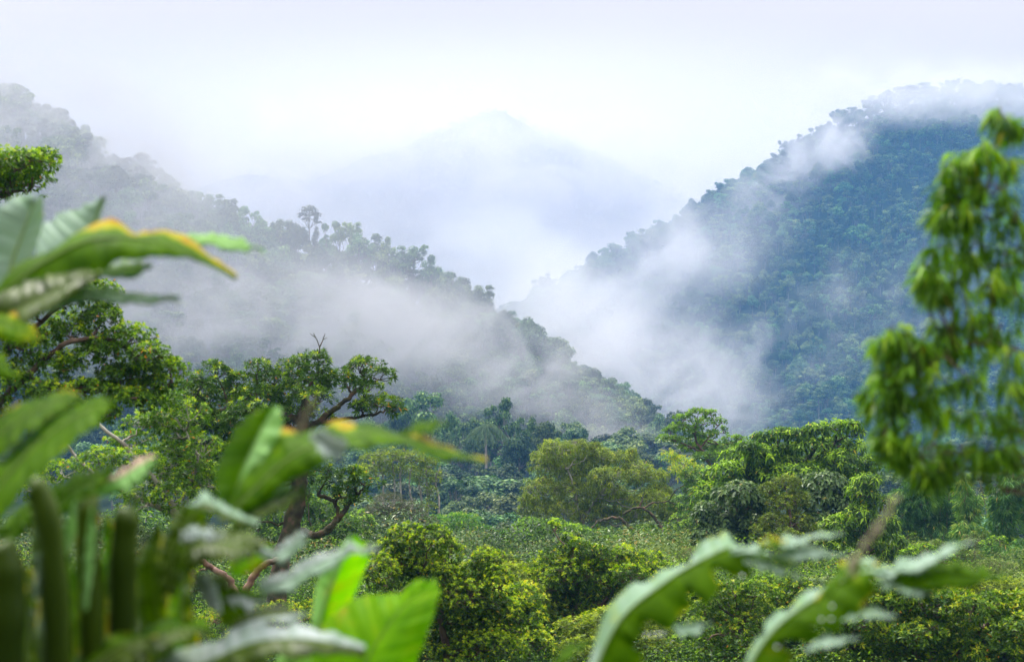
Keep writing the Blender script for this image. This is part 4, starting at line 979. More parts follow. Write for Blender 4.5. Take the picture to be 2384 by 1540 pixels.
M['blade_pale'] = blade_mat("waxy_sheen_blade", (.05, .15, .05), (.12, .26, .09), (.33, .44, .36), transl=.2, tc=(1, 1.15, .8))  # waxy bloom and reflected sky sheen mixed into one pale colour
M['blade_pale_grey'] = blade_mat("waxy_grey_sheen_blade", (.05, .12, .06), (.1, .2, .1), (.42, .47, .47), transl=.15, tc=(1, 1.05, .9))  # greyer version, wax and sky sheen both held in the colour
M['blade_lime'] = blade_mat("pale_lime_blade", (.12, .35, .05), (.2, .45, .06), (.36, .60, .24), transl=.35, tc=(1, 1.2, .6))
M['blade_pink'] = blade_mat("dried_pinkish_blade", (.5, .35, .25), (.6, .42, .32), (.80, .58, .47), transl=.3, tc=(1, .9, .8))
M['blade_straw'] = blade_mat('dry_straw_stalk', (.2, .19, .12), (.3, .28, .18), (.33, .3, .2), transl=.35, tc=(1, 1, .9))
M['rib'] = leaf_mat("midrib", [(0, (.12, .22, .05)), (.5, (.25, .36, .1)), (1, (.4, .42, .16))], rough=.4, transl=.1, var=0, hue=0)
M['petiole'] = leaf_mat("petiole", [(0, (.016, .034, .003)), (.25, (.06, .105, .006)), (.6, (.17, .23, .03)), (.85, (.36, .4, .1)), (1, (.4, .3, .08))], rough=.4, transl=.08, var=0, hue=0)
M['drygrass'] = bark_mat("dry_leaf_stalk", (.2, .16, .1), (.4, .33, .22), scale=8)

def blade_half(m, mid, edge, rng, bulge=.012, wav=.012, rim=.0, base_t=.25, n=90, k=7, tear=0.0, toward=-1, sd=0, rs=-1):
    """one side of a blade lofted between the midrib curve and its outer edge"""
    a = catmull(mid, n); b = catmull(edge, n)
    s_ = np.linspace(0, 1, n)
    nz = fnoise(s_ * 10, np.full(n, 3.1 + sd), 1.0, 40 + sd, 3)
    nz2 = fnoise(s_ * 26, np.full(n, 8.7 + sd), 1.0, 60 + sd, 2)
    if tear:
        b = b + (a - b) * np.clip((fnoise(s_ * 17, np.full(n, 2.2 + sd), 1.0, 90 + sd, 1) * 7 - 1.0) * tear, 0, .5)[:, None]
    pl = .0016 * np.sin(s_ * 34 + 9 * nz) + .001 * np.sin(s_ * 71 + 5 * nz2)
    band = .3 * np.clip(fnoise(s_ * 40, np.full(n, 5.3 + sd), 1.0, 80 + sd, 2) * 2.4, -1, 1)
    rim_w = rim * np.clip(.45 + nz * 3.0, 0, 1.25) * np.clip((s_ - rs) * 8, 0, 1)
    V, T = [], []
    for j in range(k + 1):
        t = j / k
        p = a * (1 - t) + b * t
        p = p + np.array((0, toward * bulge * 4 * t * (1 - t), .0)) + np.stack((nz2 * 0, nz * wav * 3 * t + pl * t ** .5, nz * wav * 2 * t - pl * t ** .5), -1)
        V.append(p)
        tt = np.clip(base_t + nz * .25 + band * (.3 + .7 * t), 0, .55)
        q = np.clip((t - (1 - rim_w)) / .18, 0, 1)
        tt = np.clip(tt * (1 - q) + (.84 + .12 * (t > .97)) * q, 0, 1)
        T.append(tt)
    V = np.stack(V, 1); T = np.stack(T, 1)
    i = np.arange(n - 1)[:, None] * (k + 1); j = np.arange(k)[None]
    q = np.stack((i + j, i + j + 1, i + k + 2 + j, i + k + 1 + j), -1).reshape(-1, 4)
    m.add(V.reshape(-1, 3), q, None, T.ravel())

def banana_leaf(parent, d, mid, ea=None, eb=None, ma='blade', mb_='blade', da=.0, db=.0, rib=4.5, rim=.12, rimb=None, rs=-1, base_t=.28, tear=0, sd=1, label=None, slope=0.0, stalk=None, wav=.012):
    """mid, ea, eb: survey-grid polylines; d: depth of the midrib; da, db: depth of each edge relative to it; slope: depth change from foot to tip"""
    rng = np.random.RandomState(900 + sd)
    def line(pts, dd):
        n = len(pts)
        return np.array([P(p[0], p[1], d + dd * (sin(pi * min(1, max(0, i / (n - 1)))) if True else 1) + slope * i / (n - 1)) for i, p in enumerate(pts)])
    M_ = line(mid, 0)
    first = None
    for e_, dd, mt, q in ((ea, da, ma, 0), (eb, db, mb_, 1)):
        if e_ is None: continue
        m = MB()
        blade_half(m, M_, line(e_, dd), rng, rim=(rim if q == 0 or rimb is None else rimb), base_t=base_t, tear=tear, sd=sd * 2 + q, wav=wav, rs=rs)
        nm = "leaf" if first is None else "leaf_half"
        o = m.build(nm, M[mt], None)
        if first is None:
            o.parent = parent; first = o
            o.location = -Vector(parent.location)
        else:
            o.parent = first
    if rib:
        m = MB(); c_ = catmull(M_, 40)
        m.tube(c_ + np.array((0, -.004, 0)), np.linspace(rib, rib * .25, 40) * px(d), 7, tint=.5)
        o = m.build("midrib", M['rib'], first)
    if stalk:
        m = MB(); c_ = catmull([P(p[0], p[1], d) for p in stalk], 20)
        m.tube(c_, np.linspace(rib * 1.9, rib * 1.1, 20) * px(d), 8, tint=.35)
        o = m.build("stalk", M['petiole'], parent); o.location = -Vector(parent.location)
    if label: first["label"] = label
    return first

def big_plant(name, label, u, d, cat="banana plant", group=None):
    x = (u - 1192) * px(d)
    e_ = empty(name, (x, d, ground_at(x, d)))
    tag(e_, label, cat, group)
    m = MB(); gz = ground_at(x, d)
    top = P(u, 1600, d)
    m.tube(catmull([(x, d, gz - .1), (x + .02, d, (gz + top[2]) / 2), tuple(top)], 12), np.linspace(.11, .05, 12), 12, tint=.35)
    o = m.build("stem", M['petiole'], e_); o.location = -Vector(e_.location)
    return e_

# ---- left plant: great arching leaves at the left edge
A = big_plant("banana_plant", "blurred banana plant filling the lower left with arching torn leaves and dark upright stalks", 110, 3.7)
banana_leaf(A, 3.6, [(-40, 720), (40, 655), (120, 600), (200, 562), (280, 552), (360, 562), (430, 585), (490, 615), (552, 648)],
            [(-40, 700), (40, 622), (110, 585), (175, 548), (235, 518), (275, 520), (312, 546), (350, 541), (400, 541), (440, 562), (490, 600), (552, 646)],
            [(-40, 770), (60, 715), (140, 680), (215, 655), (250, 622), (300, 604), (370, 603), (430, 608), (490, 628), (552, 651)], 'blade', 'blade', .16, -.05, rim=.55, rimb=.05, rs=.25, sd=1, rib=3)
banana_leaf(A, 3.9, [(5, 720), (30, 610), (55, 540), (82, 470)], [(-40, 700), (-60, 600), (-40, 500), (82, 445)], [(30, 700), (75, 600), (98, 520), (97, 445)], 'blade_pale', 'blade_pale', .1, .12, rim=.04, sd=2, rib=5, label="pale upright leaf at the left edge")
banana_leaf(A, 4.1, [(40, 660), (110, 600), (170, 560), (215, 520), (245, 455)], [(50, 640), (80, 560), (115, 505), (170, 490), (245, 452)], [(40, 690), (120, 640), (190, 585), (225, 540), (247, 458)], 'blade_pale', 'blade_pale', .1, .1, rim=.03, sd=3, rib=5, tear=.3)
banana_leaf(A, 3.8, [(400, 562), (460, 556), (530, 562), (618, 580)], [(400, 552), (450, 544), (530, 548), (618, 578)], [(400, 578), (460, 572), (540, 582), (618, 583)], 'blade_lime', 'blade_lime', .05, -.03, rim=.1, sd=4, rib=1.5)
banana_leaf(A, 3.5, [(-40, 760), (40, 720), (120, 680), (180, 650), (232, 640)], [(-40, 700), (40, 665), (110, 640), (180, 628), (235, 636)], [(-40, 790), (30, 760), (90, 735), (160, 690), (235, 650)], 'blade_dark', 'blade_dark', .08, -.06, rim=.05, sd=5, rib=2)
banana_leaf(A, 3.7, [(180, 640), (250, 630), (310, 622), (356, 616)], [(180, 625), (250, 612), (320, 605), (356, 614)], [(180, 655), (250, 648), (310, 645), (356, 622)], 'blade_pale', 'blade_pale', .05, -.03, rim=.04, sd=6, rib=1.5)
banana_leaf(A, 3.6, [(100, 715), (200, 680), (300, 690), (420, 690)], [(100, 690), (200, 665), (300, 678), (420, 684)], [(100, 725), (200, 700), (300, 706), (420, 697)], 'blade_pale', 'blade_pale', .04, -.02, rim=.04, sd=7, rib=1)
banana_leaf(A, 3.4, [(-60, 760), (0, 750), (50, 765), (92, 795)], [(-60, 725), (0, 728), (60, 745), (92, 792)], [(-60, 795), (0, 790), (50, 797), (92, 799)], 'blade', 'blade', .05, -.03, rim=.35, sd=8, rib=1.5, base_t=.5)
banana_leaf(A, 3.3, [(-80, 830), (-20, 830), (45, 880)], [(-80, 800), (-20, 808), (45, 876)], [(-80, 870), (-10, 875), (45, 884)], 'blade', 'blade', .05, -.03, rim=.1, sd=9, rib=1.5)
banana_leaf(A, 3.2, [(-60, 1070), (0, 1010), (70, 960), (130, 935), (195, 925)], [(-60, 1000), (0, 965), (60, 932), (130, 912), (195, 918)], [(-60, 1130), (0, 1060), (60, 1010), (130, 965), (195, 930)], 'blade', 'blade', .1, -.08, rim=.3, rimb=.1, sd=10, rib=3)
banana_leaf(A, 3.1, [(-60, 1240), (0, 1130), (70, 1050), (150, 985), (215, 950), (280, 922)], [(-60, 1130), (0, 1070), (60, 1010), (130, 960), (210, 925), (280, 918)], [(-60, 1330), (0, 1210), (70, 1120), (150, 1050), (225, 985), (280, 928)], 'blade', 'blade', .12, -.1, rim=.05, sd=11, rib=4)
banana_leaf(A, 3.3, [(110, 1190), (170, 1140), (220, 1110), (262, 1086)], [(110, 1150), (160, 1108), (220, 1088), (265, 1080)], [(110, 1220), (190, 1170), (240, 1130), (268, 1090)], 'blade', 'blade', .06, -.05, rim=.08, sd=12, rib=2)
banana_leaf(A, 3.3, [(230, 1130), (280, 1110), (320, 1085), (367, 1060)], [(230, 1118), (280, 1092), (320, 1070), (367, 1056)], [(230, 1160), (290, 1145), (335, 1112), (367, 1066)], 'blade_pink', 'blade_lime', .05, -.04, rim=.03, sd=13, rib=1.2, label="leaf with a dried pinkish upper side")
banana_leaf(A, 3.35, [(0, 1250), (30, 1240), (60, 1190), (120, 1165)], [(-10, 1230), (20, 1200), (60, 1170), (120, 1160)], [(10, 1260), (50, 1250), (80, 1210), (120, 1172)], 'blade', 'blade', .05, -.03, rim=.03, sd=14, rib=1.5)
# upright folded leaves and stalks; shaded halves and lit rims put into colour
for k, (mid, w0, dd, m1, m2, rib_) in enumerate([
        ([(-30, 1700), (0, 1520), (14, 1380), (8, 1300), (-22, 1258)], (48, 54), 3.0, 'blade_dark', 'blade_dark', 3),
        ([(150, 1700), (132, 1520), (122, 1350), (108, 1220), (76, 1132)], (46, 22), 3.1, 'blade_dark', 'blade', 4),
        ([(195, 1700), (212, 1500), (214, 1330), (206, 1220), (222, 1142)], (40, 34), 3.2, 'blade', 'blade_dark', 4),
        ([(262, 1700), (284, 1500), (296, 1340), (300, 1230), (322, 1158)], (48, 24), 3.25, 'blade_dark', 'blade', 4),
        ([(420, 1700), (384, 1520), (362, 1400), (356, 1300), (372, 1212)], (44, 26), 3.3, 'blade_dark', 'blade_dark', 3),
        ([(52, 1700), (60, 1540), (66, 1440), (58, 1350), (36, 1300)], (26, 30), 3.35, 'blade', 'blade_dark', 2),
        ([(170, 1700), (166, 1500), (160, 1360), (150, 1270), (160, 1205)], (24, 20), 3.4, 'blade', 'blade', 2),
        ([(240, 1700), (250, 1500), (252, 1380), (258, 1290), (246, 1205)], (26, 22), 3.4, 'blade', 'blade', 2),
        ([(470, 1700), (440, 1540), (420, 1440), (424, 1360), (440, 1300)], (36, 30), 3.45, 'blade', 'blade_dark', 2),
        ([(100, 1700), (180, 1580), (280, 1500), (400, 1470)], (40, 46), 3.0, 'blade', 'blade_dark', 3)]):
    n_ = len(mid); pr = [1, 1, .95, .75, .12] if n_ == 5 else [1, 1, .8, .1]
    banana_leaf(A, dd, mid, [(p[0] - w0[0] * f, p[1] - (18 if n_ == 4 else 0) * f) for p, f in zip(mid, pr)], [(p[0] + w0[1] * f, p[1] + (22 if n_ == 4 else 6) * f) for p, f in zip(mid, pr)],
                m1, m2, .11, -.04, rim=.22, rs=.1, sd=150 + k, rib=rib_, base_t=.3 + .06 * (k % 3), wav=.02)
for k, (pts, r, dd, t0) in enumerate([([(6, 1700), (10, 1500), (12, 1370), (4, 1300), (-14, 1272)], 46, 2.9, .0), ([(134, 1700), (132, 1480), (124, 1300), (108, 1195), (86, 1142), (68, 1136)], 30, 2.95, .03), ([(214, 1700), (214, 1460), (206, 1290), (203, 1200), (216, 1156)], 26, 3.05, .1),
                                      ([(290, 1700), (288, 1450), (288, 1300), (294, 1215), (308, 1182)], 31, 3.1, .0)]):
    m = MB(); c_ = catmull([P(p[0], p[1], dd) for p in pts], 26)
    f = np.ones(26); f[-5:] = (.98, .92, .8, .58, .12); f *= np.linspace(1.08, .95, 26) * (1 + .05 * np.sin(np.arange(26) * .9 + k))
    tt = np.clip(t0 + np.linspace(0, .16, 26)[:, None] + .32 * np.clip(np.cos(np.arange(14) / 14 * 2 * pi + 2.4 * (k % 2)), 0, 1)[None] ** 3, 0, 1)  # lighter tint paints a lit flank and tip on the dark stalk
    m.tube(c_, f * r * px(dd), 14, tint=tt.ravel())
    o = m.build("leaf_stalk", M['petiole'], A); o.location = -Vector(A.location)
for k, (pm, pa, pb) in enumerate([([(-80, 1600), (60, 1500), (220, 1460), (330, 1400)], [(-80, 1500), (60, 1400), (220, 1380), (335, 1385)], [(-60, 1700), (80, 1600), (240, 1540), (335, 1410)]),
                                  ([(60, 1700), (200, 1600), (330, 1540), (430, 1500)], [(40, 1600), (180, 1480), (320, 1450), (435, 1490)], [(80, 1800), (240, 1700), (360, 1620), (440, 1510)]),
                                  ([(330, 1640), (360, 1500), (400, 1400), (430, 1330)], [(280, 1640), (300, 1500), (350, 1390), (425, 1325)], [(400, 1640), (440, 1520), (450, 1420), (436, 1335)])]):
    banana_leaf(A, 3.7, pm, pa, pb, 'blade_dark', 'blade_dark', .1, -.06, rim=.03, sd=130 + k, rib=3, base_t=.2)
for k, (u_, v_, du, dv, mt) in enumerate([(95, 1330, 12, 60, 'blade_pale'), (208, 1300, 12, 120, 'blade_lime'), (150, 1480, 12, 60, 'blade_pale'), (305, 1290, 10, 80, 'blade_lime'), (165, 1230, 14, 60, 'blade_lime')]):  # slim strips added as painted highlights of lit leaf margins
    banana_leaf(A, 2.95 + .05 * k, [(u_ - 6, v_ + dv), (u_, v_), (u_ + 8, v_ - dv)], [(u_ - 6 - du * .5, v_ + dv), (u_ - du, v_), (u_ + 4, v_ - dv)], [(u_ - 4, v_ + dv), (u_ + du, v_), (u_ + 10, v_ - dv)], mt, mt, .03, .03, rim=.02, sd=40 + k, rib=0)

# ---- middle plant: dark whorl with one long arching leaf
B = big_plant("banana_plant", "blurred banana plant left of centre with a long drooping yellow-rimmed leaf and paddle leaf", 530, 3.4)
banana_leaf(B, 3.4, [(545, 1180), (560, 1110), (585, 1050), (610, 995), (640, 942)], [(520, 1180), (502, 1120), (520, 1050), (560, 985), (632, 938)], [(565, 1180), (590, 1110), (620, 1060), (655, 1000), (655, 948)], 'blade', 'blade_lime', .08, -.05, rim=.03, sd=50, rib=3)
banana_leaf(B, 3.3, [(540, 1190), (600, 1130), (660, 1075), (720, 1040), (790, 1018), (860, 1008), (930, 1018), (1000, 1040), (1070, 1060), (1133, 1074)],
            [(535, 1170), (570, 1110), (610, 1055), (650, 1000), (700, 1002), (760, 985), (820, 984), (868, 976), (930, 1000), (1000, 1026), (1070, 1050), (1133, 1071)],
            [(560, 1200), (630, 1150), (700, 1110), (760, 1080), (830, 1045), (890, 1035), (950, 1042), (1020, 1062), (1080, 1076), (1133, 1078)], 'blade', 'blade', .16, -.06, rim=.8, rimb=.03, rs=.2, sd=51, rib=3, label="long arching leaf with a yellow rim")
banana_leaf(B, 3.35, [(930, 1004), (980, 996), (1047, 986)], [(930, 996), (985, 984), (1047, 983)], [(930, 1014), (990, 1008), (1047, 989)], 'blade', 'blade', .04, -.03, rim=.04, sd=52, rib=1)
banana_leaf(B, 3.22, [(725, 1010), (760, 1030), (800, 1050)], [(725, 1004), (770, 1004), (812, 1025)], [(725, 1020), (750, 1055), (795, 1078)], 'blade_pale_grey', 'blade_pale_grey', -.05, -.08, rim=.0, sd=53, rib=0, label="pale folded-over flap of the long leaf")
banana_leaf(B, 3.3, [(540, 1230), (600, 1180), (660, 1155), (716, 1140)], [(540, 1200), (600, 1155), (670, 1130), (716, 1134)], [(550, 1250), (610, 1205), (670, 1180), (718, 1150)], 'blade', 'blade_dark', .06, -.05, rim=.04, sd=54, rib=2.5)
banana_leaf(B, 3.2, [(440, 1195), (480, 1170), (530, 1195), (600, 1225)], [(436, 1180), (475, 1150), (530, 1180), (602, 1215)], [(450, 1215), (480, 1195), (530, 1212), (600, 1235)], 'blade_pale', 'blade_dark', .05, -.04, rim=.02, sd=55, rib=0)
banana_leaf(B, 3.1, [(420, 1290), (480, 1262), (550, 1262), (612, 1275)], [(425, 1250), (480, 1228), (560, 1230), (612, 1262)], [(420, 1330), (490, 1310), (560, 1300), (612, 1290)], 'blade_dark', 'blade_dark', .07, -.06, rim=.02, sd=56, rib=3)
banana_leaf(B, 3.05, [(425, 1245), (470, 1242), (520, 1250)], [(425, 1232), (470, 1228), (520, 1240)], [(425, 1258), (470, 1262), (520, 1262)], 'blade_pale_grey', 'blade_pale_grey', .03, -.0, rim=.0, sd=57, rib=0)
banana_leaf(B, 3.15, [(460, 1180), (430, 1230), (400, 1300), (392, 1380)], [(430, 1170), (395, 1220), (370, 1300), (375, 1380)], [(490, 1190), (470, 1250), (440, 1320), (410, 1380)], 'blade_dark', 'blade_dark', .05, .05, rim=.02, sd=58, rib=3)
banana_leaf(B, 3.2, [(600, 1540), (560, 1450), (510, 1380), (470, 1330)], [(580, 1540), (530, 1460), (480, 1400), (450, 1335)], [(620, 1540), (590, 1440), (545, 1370), (485, 1325)], 'blade_dark', 'blade_dark', .05, -.05, rim=.03, sd=59, rib=3)
banana_leaf(B, 3.12, [(500, 1420), (480, 1370), (462, 1335)], [(490, 1420), (468, 1370), (452, 1335)], [(520, 1420), (505, 1365), (475, 1330)], 'blade_pale_grey', 'blade_pale_grey', .02, 0, rim=0, sd=60, rib=0)
banana_leaf(B, 3.25, [(535, 1322), (560, 1310), (600, 1285), (640, 1275)], [(535, 1300), (560, 1275), (600, 1262), (640, 1270)], [(545, 1335), (580, 1338), (615, 1315), (640, 1282)], 'blade_young', 'blade_young', .03, -.03, rim=.5, base_t=.6, sd=61, rib=1, label="small yellowing leaf")
banana_leaf(B, 3.2, [(600, 1290), (650, 1285), (690, 1265), (716, 1240)], [(600, 1280), (650, 1272), (690, 1245), (716, 1236)], [(610, 1300), (660, 1300), (700, 1280), (720, 1246)], 'blade_pale_grey', 'blade_pale', .02, -.02, rim=0, sd=62, rib=0)
banana_leaf(B, 3.15, [(605, 1365), (680, 1345), (740, 1310), (800, 1285), (880, 1270)], [(605, 1350), (680, 1325), (740, 1290), (800, 1272), (880, 1268)], [(615, 1378), (690, 1368), (750, 1335), (810, 1298), (880, 1274)], 'blade_pale_grey', 'blade_pale', .03, -.03, rim=0, sd=63, rib=0)
banana_leaf(B, 3.15, [(520, 1390), (560, 1385), (600, 1395), (625, 1380)], [(520, 1375), (560, 1368), (600, 1378), (628, 1374)], [(525, 1400), (560, 1410), (600, 1412), (628, 1386)], 'blade', 'blade_pale_grey', .02, -.02, rim=.05, sd=64, rib=0)
banana_leaf(B, 3.0, [(200, 1600), (270, 1530), (340, 1485), (430, 1462), (490, 1465)], [(190, 1580), (260, 1500), (330, 1460), (420, 1442), (495, 1460)], [(230, 1620), (300, 1550), (370, 1512), (440, 1490), (500, 1475)], 'blade', 'blade_dark', .06, -.06, rim=.03, sd=65, rib=3, base_t=.15)
banana_leaf(B, 3.0, [(360, 1580), (470, 1545), (570, 1500), (650, 1485), (740, 1488), (850, 1515)], [(360, 1540), (470, 1500), (560, 1460), (650, 1450), (740, 1462), (850, 1505)], [(360, 1620), (480, 1590), (590, 1545), (680, 1525), (760, 1515), (855, 1525)], 'blade_pale_grey', 'blade_dark', .1, -.05, rim=.02, sd=66, rib=3, label="dark lower leaf with a pale painted sheen along its top")
banana_leaf(B, 3.1, [(540, 1460), (600, 1440), (680, 1430), (720, 1425)], [(540, 1440), (600, 1420), (680, 1415), (722, 1422)], [(545, 1475), (600, 1458), (680, 1448), (722, 1430)], 'blade_dark', 'blade_pale_grey', .05, -.02, rim=.0, sd=67, rib=0)
banana_leaf(B, 2.6, [(690, 1010), (714, 965), (745, 905)], [(683, 1007), (710, 962), (744, 904)], [(697, 1013), (719, 968), (746, 906)], 'blade_straw', 'blade_straw', .0, .0, rim=0, sd=68, rib=0, label="dry tapering stalk tip")

# ---- young plant: two broad bright leaves
C_ = big_plant("young_banana_plant", "bright green young banana plant with two broad leaves at the bottom centre", 735, 4.0)
banana_leaf(C_, 4.0, [(742, 1560), (742, 1470), (762, 1390), (792, 1320), (822, 1250)], [(728, 1560), (725, 1460), (735, 1370), (758, 1300), (815, 1248)], [(752, 1560), (765, 1470), (815, 1400), (848, 1330), (860, 1275), (828, 1250)], 'blade_lime', 'blade_young', .06, .14, rim=.0, sd=70, rib=3.2, base_t=.5)
banana_leaf(C_, 3.8, [(790, 1680), (835, 1580), (880, 1490), (930, 1420), (1008, 1352)], [(640, 1640), (690, 1560), (740, 1470), (800, 1415), (850, 1392), (885, 1374), (930, 1380), (965, 1352), (1000, 1343)], [(900, 1680), (950, 1580), (985, 1500), (1008, 1430), (1024, 1370), (1008, 1346)], 'blade_young', 'blade_young', .12, -.12, rim=.05, sd=71, rib=2.2, base_t=.35, label="broad translucent leaf leaning right")
banana_leaf(C_, 3.7, [(640, 1640), (660, 1560), (690, 1515), (722, 1490)], [(625, 1640), (640, 1560), (655, 1515), (718, 1486)], [(700, 1640), (720, 1570), (725, 1530), (726, 1492)], 'blade_lime', 'blade_lime', .05, .05, rim=0, sd=72, rib=0, base_t=.5)

# ---- right plants: two long torn leaves bowing to the right
def right_leaf(D, d, pts_mid, up, low, strips, drops, sd, lb):
    A_ = catmull(pts_mid, 24); U_ = catmull(up, 24); pts_mid = [tuple(p) for p in A_ * .66 + U_ * .34]; up = [tuple(p) for p in U_ * .86 + A_ * .14]; low = [tuple(p) for p in catmull(low, 24) * .9 + A_ * .1]
    banana_leaf(D, d, pts_mid, up, low, 'blade_pale', 'blade', .16, -.05, rim=.05, rimb=.16, sd=sd, rib=3.4, tear=.6, base_t=.36, wav=.024, label=lb)
    for q, (m_, w0, mt, rm) in enumerate(strips):
        m_ = np.array(m_, float); n_ = len(m_)
        wv = np.array([sin(pi * (.12 + .88 * i / (n_ - 1))) for i in range(n_)]) * w0
        up_ = [(a[0], a[1] - w_) for a, w_ in zip(m_, wv)]; lo_ = [(a[0], a[1] + w_) for a, w_ in zip(m_, wv)]
        banana_leaf(D, d - .03 - .01 * q, [tuple(a) for a in m_], up_, lo_, mt, mt, .04, -.02, rim=rm, sd=sd + 3 + q, rib=0)
    for (u_, v_) in drops:
        mb = MB(); r = 3.2 * px(d)
        th = np.linspace(0, pi, 9)
        c0 = P(u_, v_, d - .16)
        mb.tube(np.stack((np.zeros(9), np.zeros(9), -np.cos(th) * r), -1) + c0, np.maximum(np.sin(th) * r, 1e-5), 12)
        o = mb.build("water_drop", M['drop'], D); o.location = -Vector(D.location)
def dropm():
    m, N, L = new_mat("water_drop"); o = N.new("ShaderNodeOutputMaterial"); b = N.new("ShaderNodeBsdfPrincipled")
    b.inputs['Base Color'].default_value = (.95, .97, 1, 1); b.inputs['Metallic'].default_value = .0; b.inputs['Roughness'].default_value = .3  # opaque white paints the sky glint of each drop
    L.new(b.outputs[0], o.inputs['Surface']); return m
M['drop'] = dropm()
D1 = big_plant("banana_plant", "banana plant at lower right whose long torn leaf bows right under a pale spike", 1400, 3.6)
right_leaf(D1, 3.6, [(1370, 1640), (1410, 1540), (1460, 1450), (1530, 1385), (1600, 1335), (1670, 1300), (1730, 1288), (1790, 1292), (1852, 1312)],
           [(1330, 1640), (1368, 1530), (1398, 1450), (1450, 1385), (1520, 1340), (1580, 1300), (1640, 1268), (1688, 1236), (1720, 1275), (1780, 1285), (1852, 1310)],
           [(1440, 1640), (1480, 1560), (1530, 1510), (1590, 1440), (1650, 1395), (1710, 1360), (1760, 1335), (1810, 1330), (1852, 1316)],
           [([(1700, 1285), (1770, 1268), (1850, 1258), (1960, 1240)], 14, 'blade_pale', .12), ([(1785, 1300), (1850, 1288), (1900, 1282), (1965, 1290)], 15, 'blade_pale', .0), ([(1730, 1300), (1790, 1318), (1865, 1342)], 11, 'blade_pale', .0), ([(1570, 1470), (1610, 1462), (1655, 1448)], 16, 'blade_pale', 0), ([(1280, 1560), (1320, 1520), (1378, 1492)], 16, 'blade', .1), ([(1765, 1272), (1790, 1262), (1830, 1262)], 13, 'blade', .9)],
           [(1728, 1340), (1504, 1477), (1519, 1477), (1532, 1476), (1543, 1475)], 80, "long torn leaf, waxy with painted sky sheen above and green below")
D2 = big_plant("banana_plant", "banana plant nearest the right edge with torn pale strips and a dark green finger-like lobe", 1740, 3.3)
right_leaf(D2, 3.3, [(1700, 1660), (1745, 1570), (1800, 1490), (1860, 1430), (1930, 1380), (1990, 1350), (2050, 1345), (2120, 1352), (2180, 1362)],
           [(1680, 1660), (1722, 1560), (1752, 1480), (1800, 1425), (1870, 1385), (1940, 1350), (1985, 1310), (2035, 1302), (2080, 1330), (2130, 1345), (2180, 1360)],
           [(1770, 1660), (1830, 1570), (1880, 1510), (1950, 1460), (2010, 1425), (2070, 1395), (2120, 1382), (2150, 1375), (2180, 1366)],
           [([(2040, 1340), (2100, 1318), (2180, 1290), (2262, 1258)], 17, 'blade_pale', .05), ([(2060, 1362), (2150, 1348), (2250, 1338), (2350, 1340)], 27, 'blade', .04), ([(2050, 1360), (2110, 1368), (2175, 1385)], 17, 'blade_pale', 0), ([(1960, 1440), (2020, 1428), (2085, 1430)], 14, 'blade_pale', 0), ([(1870, 1510), (1930, 1490), (2000, 1480)], 15, 'blade_pale', 0), ([(1900, 1405), (1940, 1350), (1985, 1322), (2045, 1318)], 22, 'blade', .5)],
           [(1937, 1410), (1912, 1441), (1935, 1440), (1809, 1505)], 95, "long torn leaf, waxy grey with painted sky sheen above, green below")
banana_leaf(D2, 2.5, [(1975, 1330), (2030, 1240), (2090, 1150)], [(1969, 1326), (2026, 1237), (2089, 1149)], [(1981, 1334), (2035, 1243), (2091, 1151)], 'blade_straw', 'blade_straw', .0, .0, rim=0, sd=110, rib=0, label="dry tapering stalk tip")

# ------------------------------------------------------------------ hanging branch tree at the right edge (out of focus)
M['leaf_hang'] = leaf_mat("hanging_leaves", [(0, (.018, .05, .006)), (.4, (.085, .2, .012)), (.7, (.2, .4, .018)), (.92, (.38, .54, .02)), (1, (.4, .36, .04))], rough=.35, transl=.42, var=0, hue=0)
plant("drooping_tree", "blurred tree with long drooping leaves hanging in from the right edge", "tree", 4.6,
      [(2290, 345, 26, 16), (2250, 360, 22, 16), (2330, 365, 26, 20), (2210, 380, 18, 12), (2350, 285, 10, 22), (2330, 260, 8, 14), (2260, 420, 30, 26), (2330, 430, 34, 30), (2200, 430, 16, 12), (2230, 480, 22, 20), (2300, 500, 34, 28), (2365, 500, 26, 34), (2190, 490, 14, 12),
       (2270, 560, 28, 24), (2340, 580, 36, 32), (2195, 570, 22, 14), (2240, 600, 20, 16), (2160, 615, 14, 12), (2230, 650, 28, 20), (2300, 655, 38, 32), (2360, 670, 30, 40), (2180, 660, 18, 12), (2160, 645, 10, 10), (2255, 715, 34, 26), (2330, 745, 36, 34), (2200, 745, 22, 16),
       (2110, 775, 22, 12), (2070, 765, 18, 10), (2050, 790, 10, 12), (2145, 790, 22, 16), (2190, 800, 32, 22), (2260, 800, 38, 28), (2340, 830, 38, 36), (2080, 830, 18, 16), (2120, 845, 28, 20), (2060, 870, 22, 18), (2180, 870, 42, 30), (2260, 880, 44, 34), (2350, 900, 34, 40),
       (2090, 905, 28, 22), (2040, 910, 14, 14), (2140, 930, 42, 30), (2060, 950, 28, 24), (2210, 950, 44, 34), (2290, 960, 44, 34), (2370, 970, 26, 34), (2060, 1000, 24, 24), (2110, 1000, 38, 30), (2170, 1020, 42, 30), (2240, 1030, 42, 28), (2310, 1030, 36, 24), (2090, 1050, 24, 20), (2150, 1070, 26, 18), (2210, 1070, 22, 18), (2300, 1060, 20, 22), (2360, 1040, 20, 22), (2180, 1090, 12, 16)],
      M['leaf_hang'], M['bark_brown'], ln=.066, wd=.19, k=7, tips=60, young=.7, tint=.44, seed=120, th=(15, 60), droop=.6, hang=True, shell=(.2, 1.3), limb=.18, depth=.8,
      trunk=[([(2520, 2600), (2500, 1500), (2470, 900), (2440, 500), (2400, 300)], 20, 6), ([(2470, 900), (2380, 820), (2280, 800), (2180, 830)], 4, 1.5), ([(2450, 620), (2370, 520), (2300, 440)], 4, 1.5)], tw=.002)
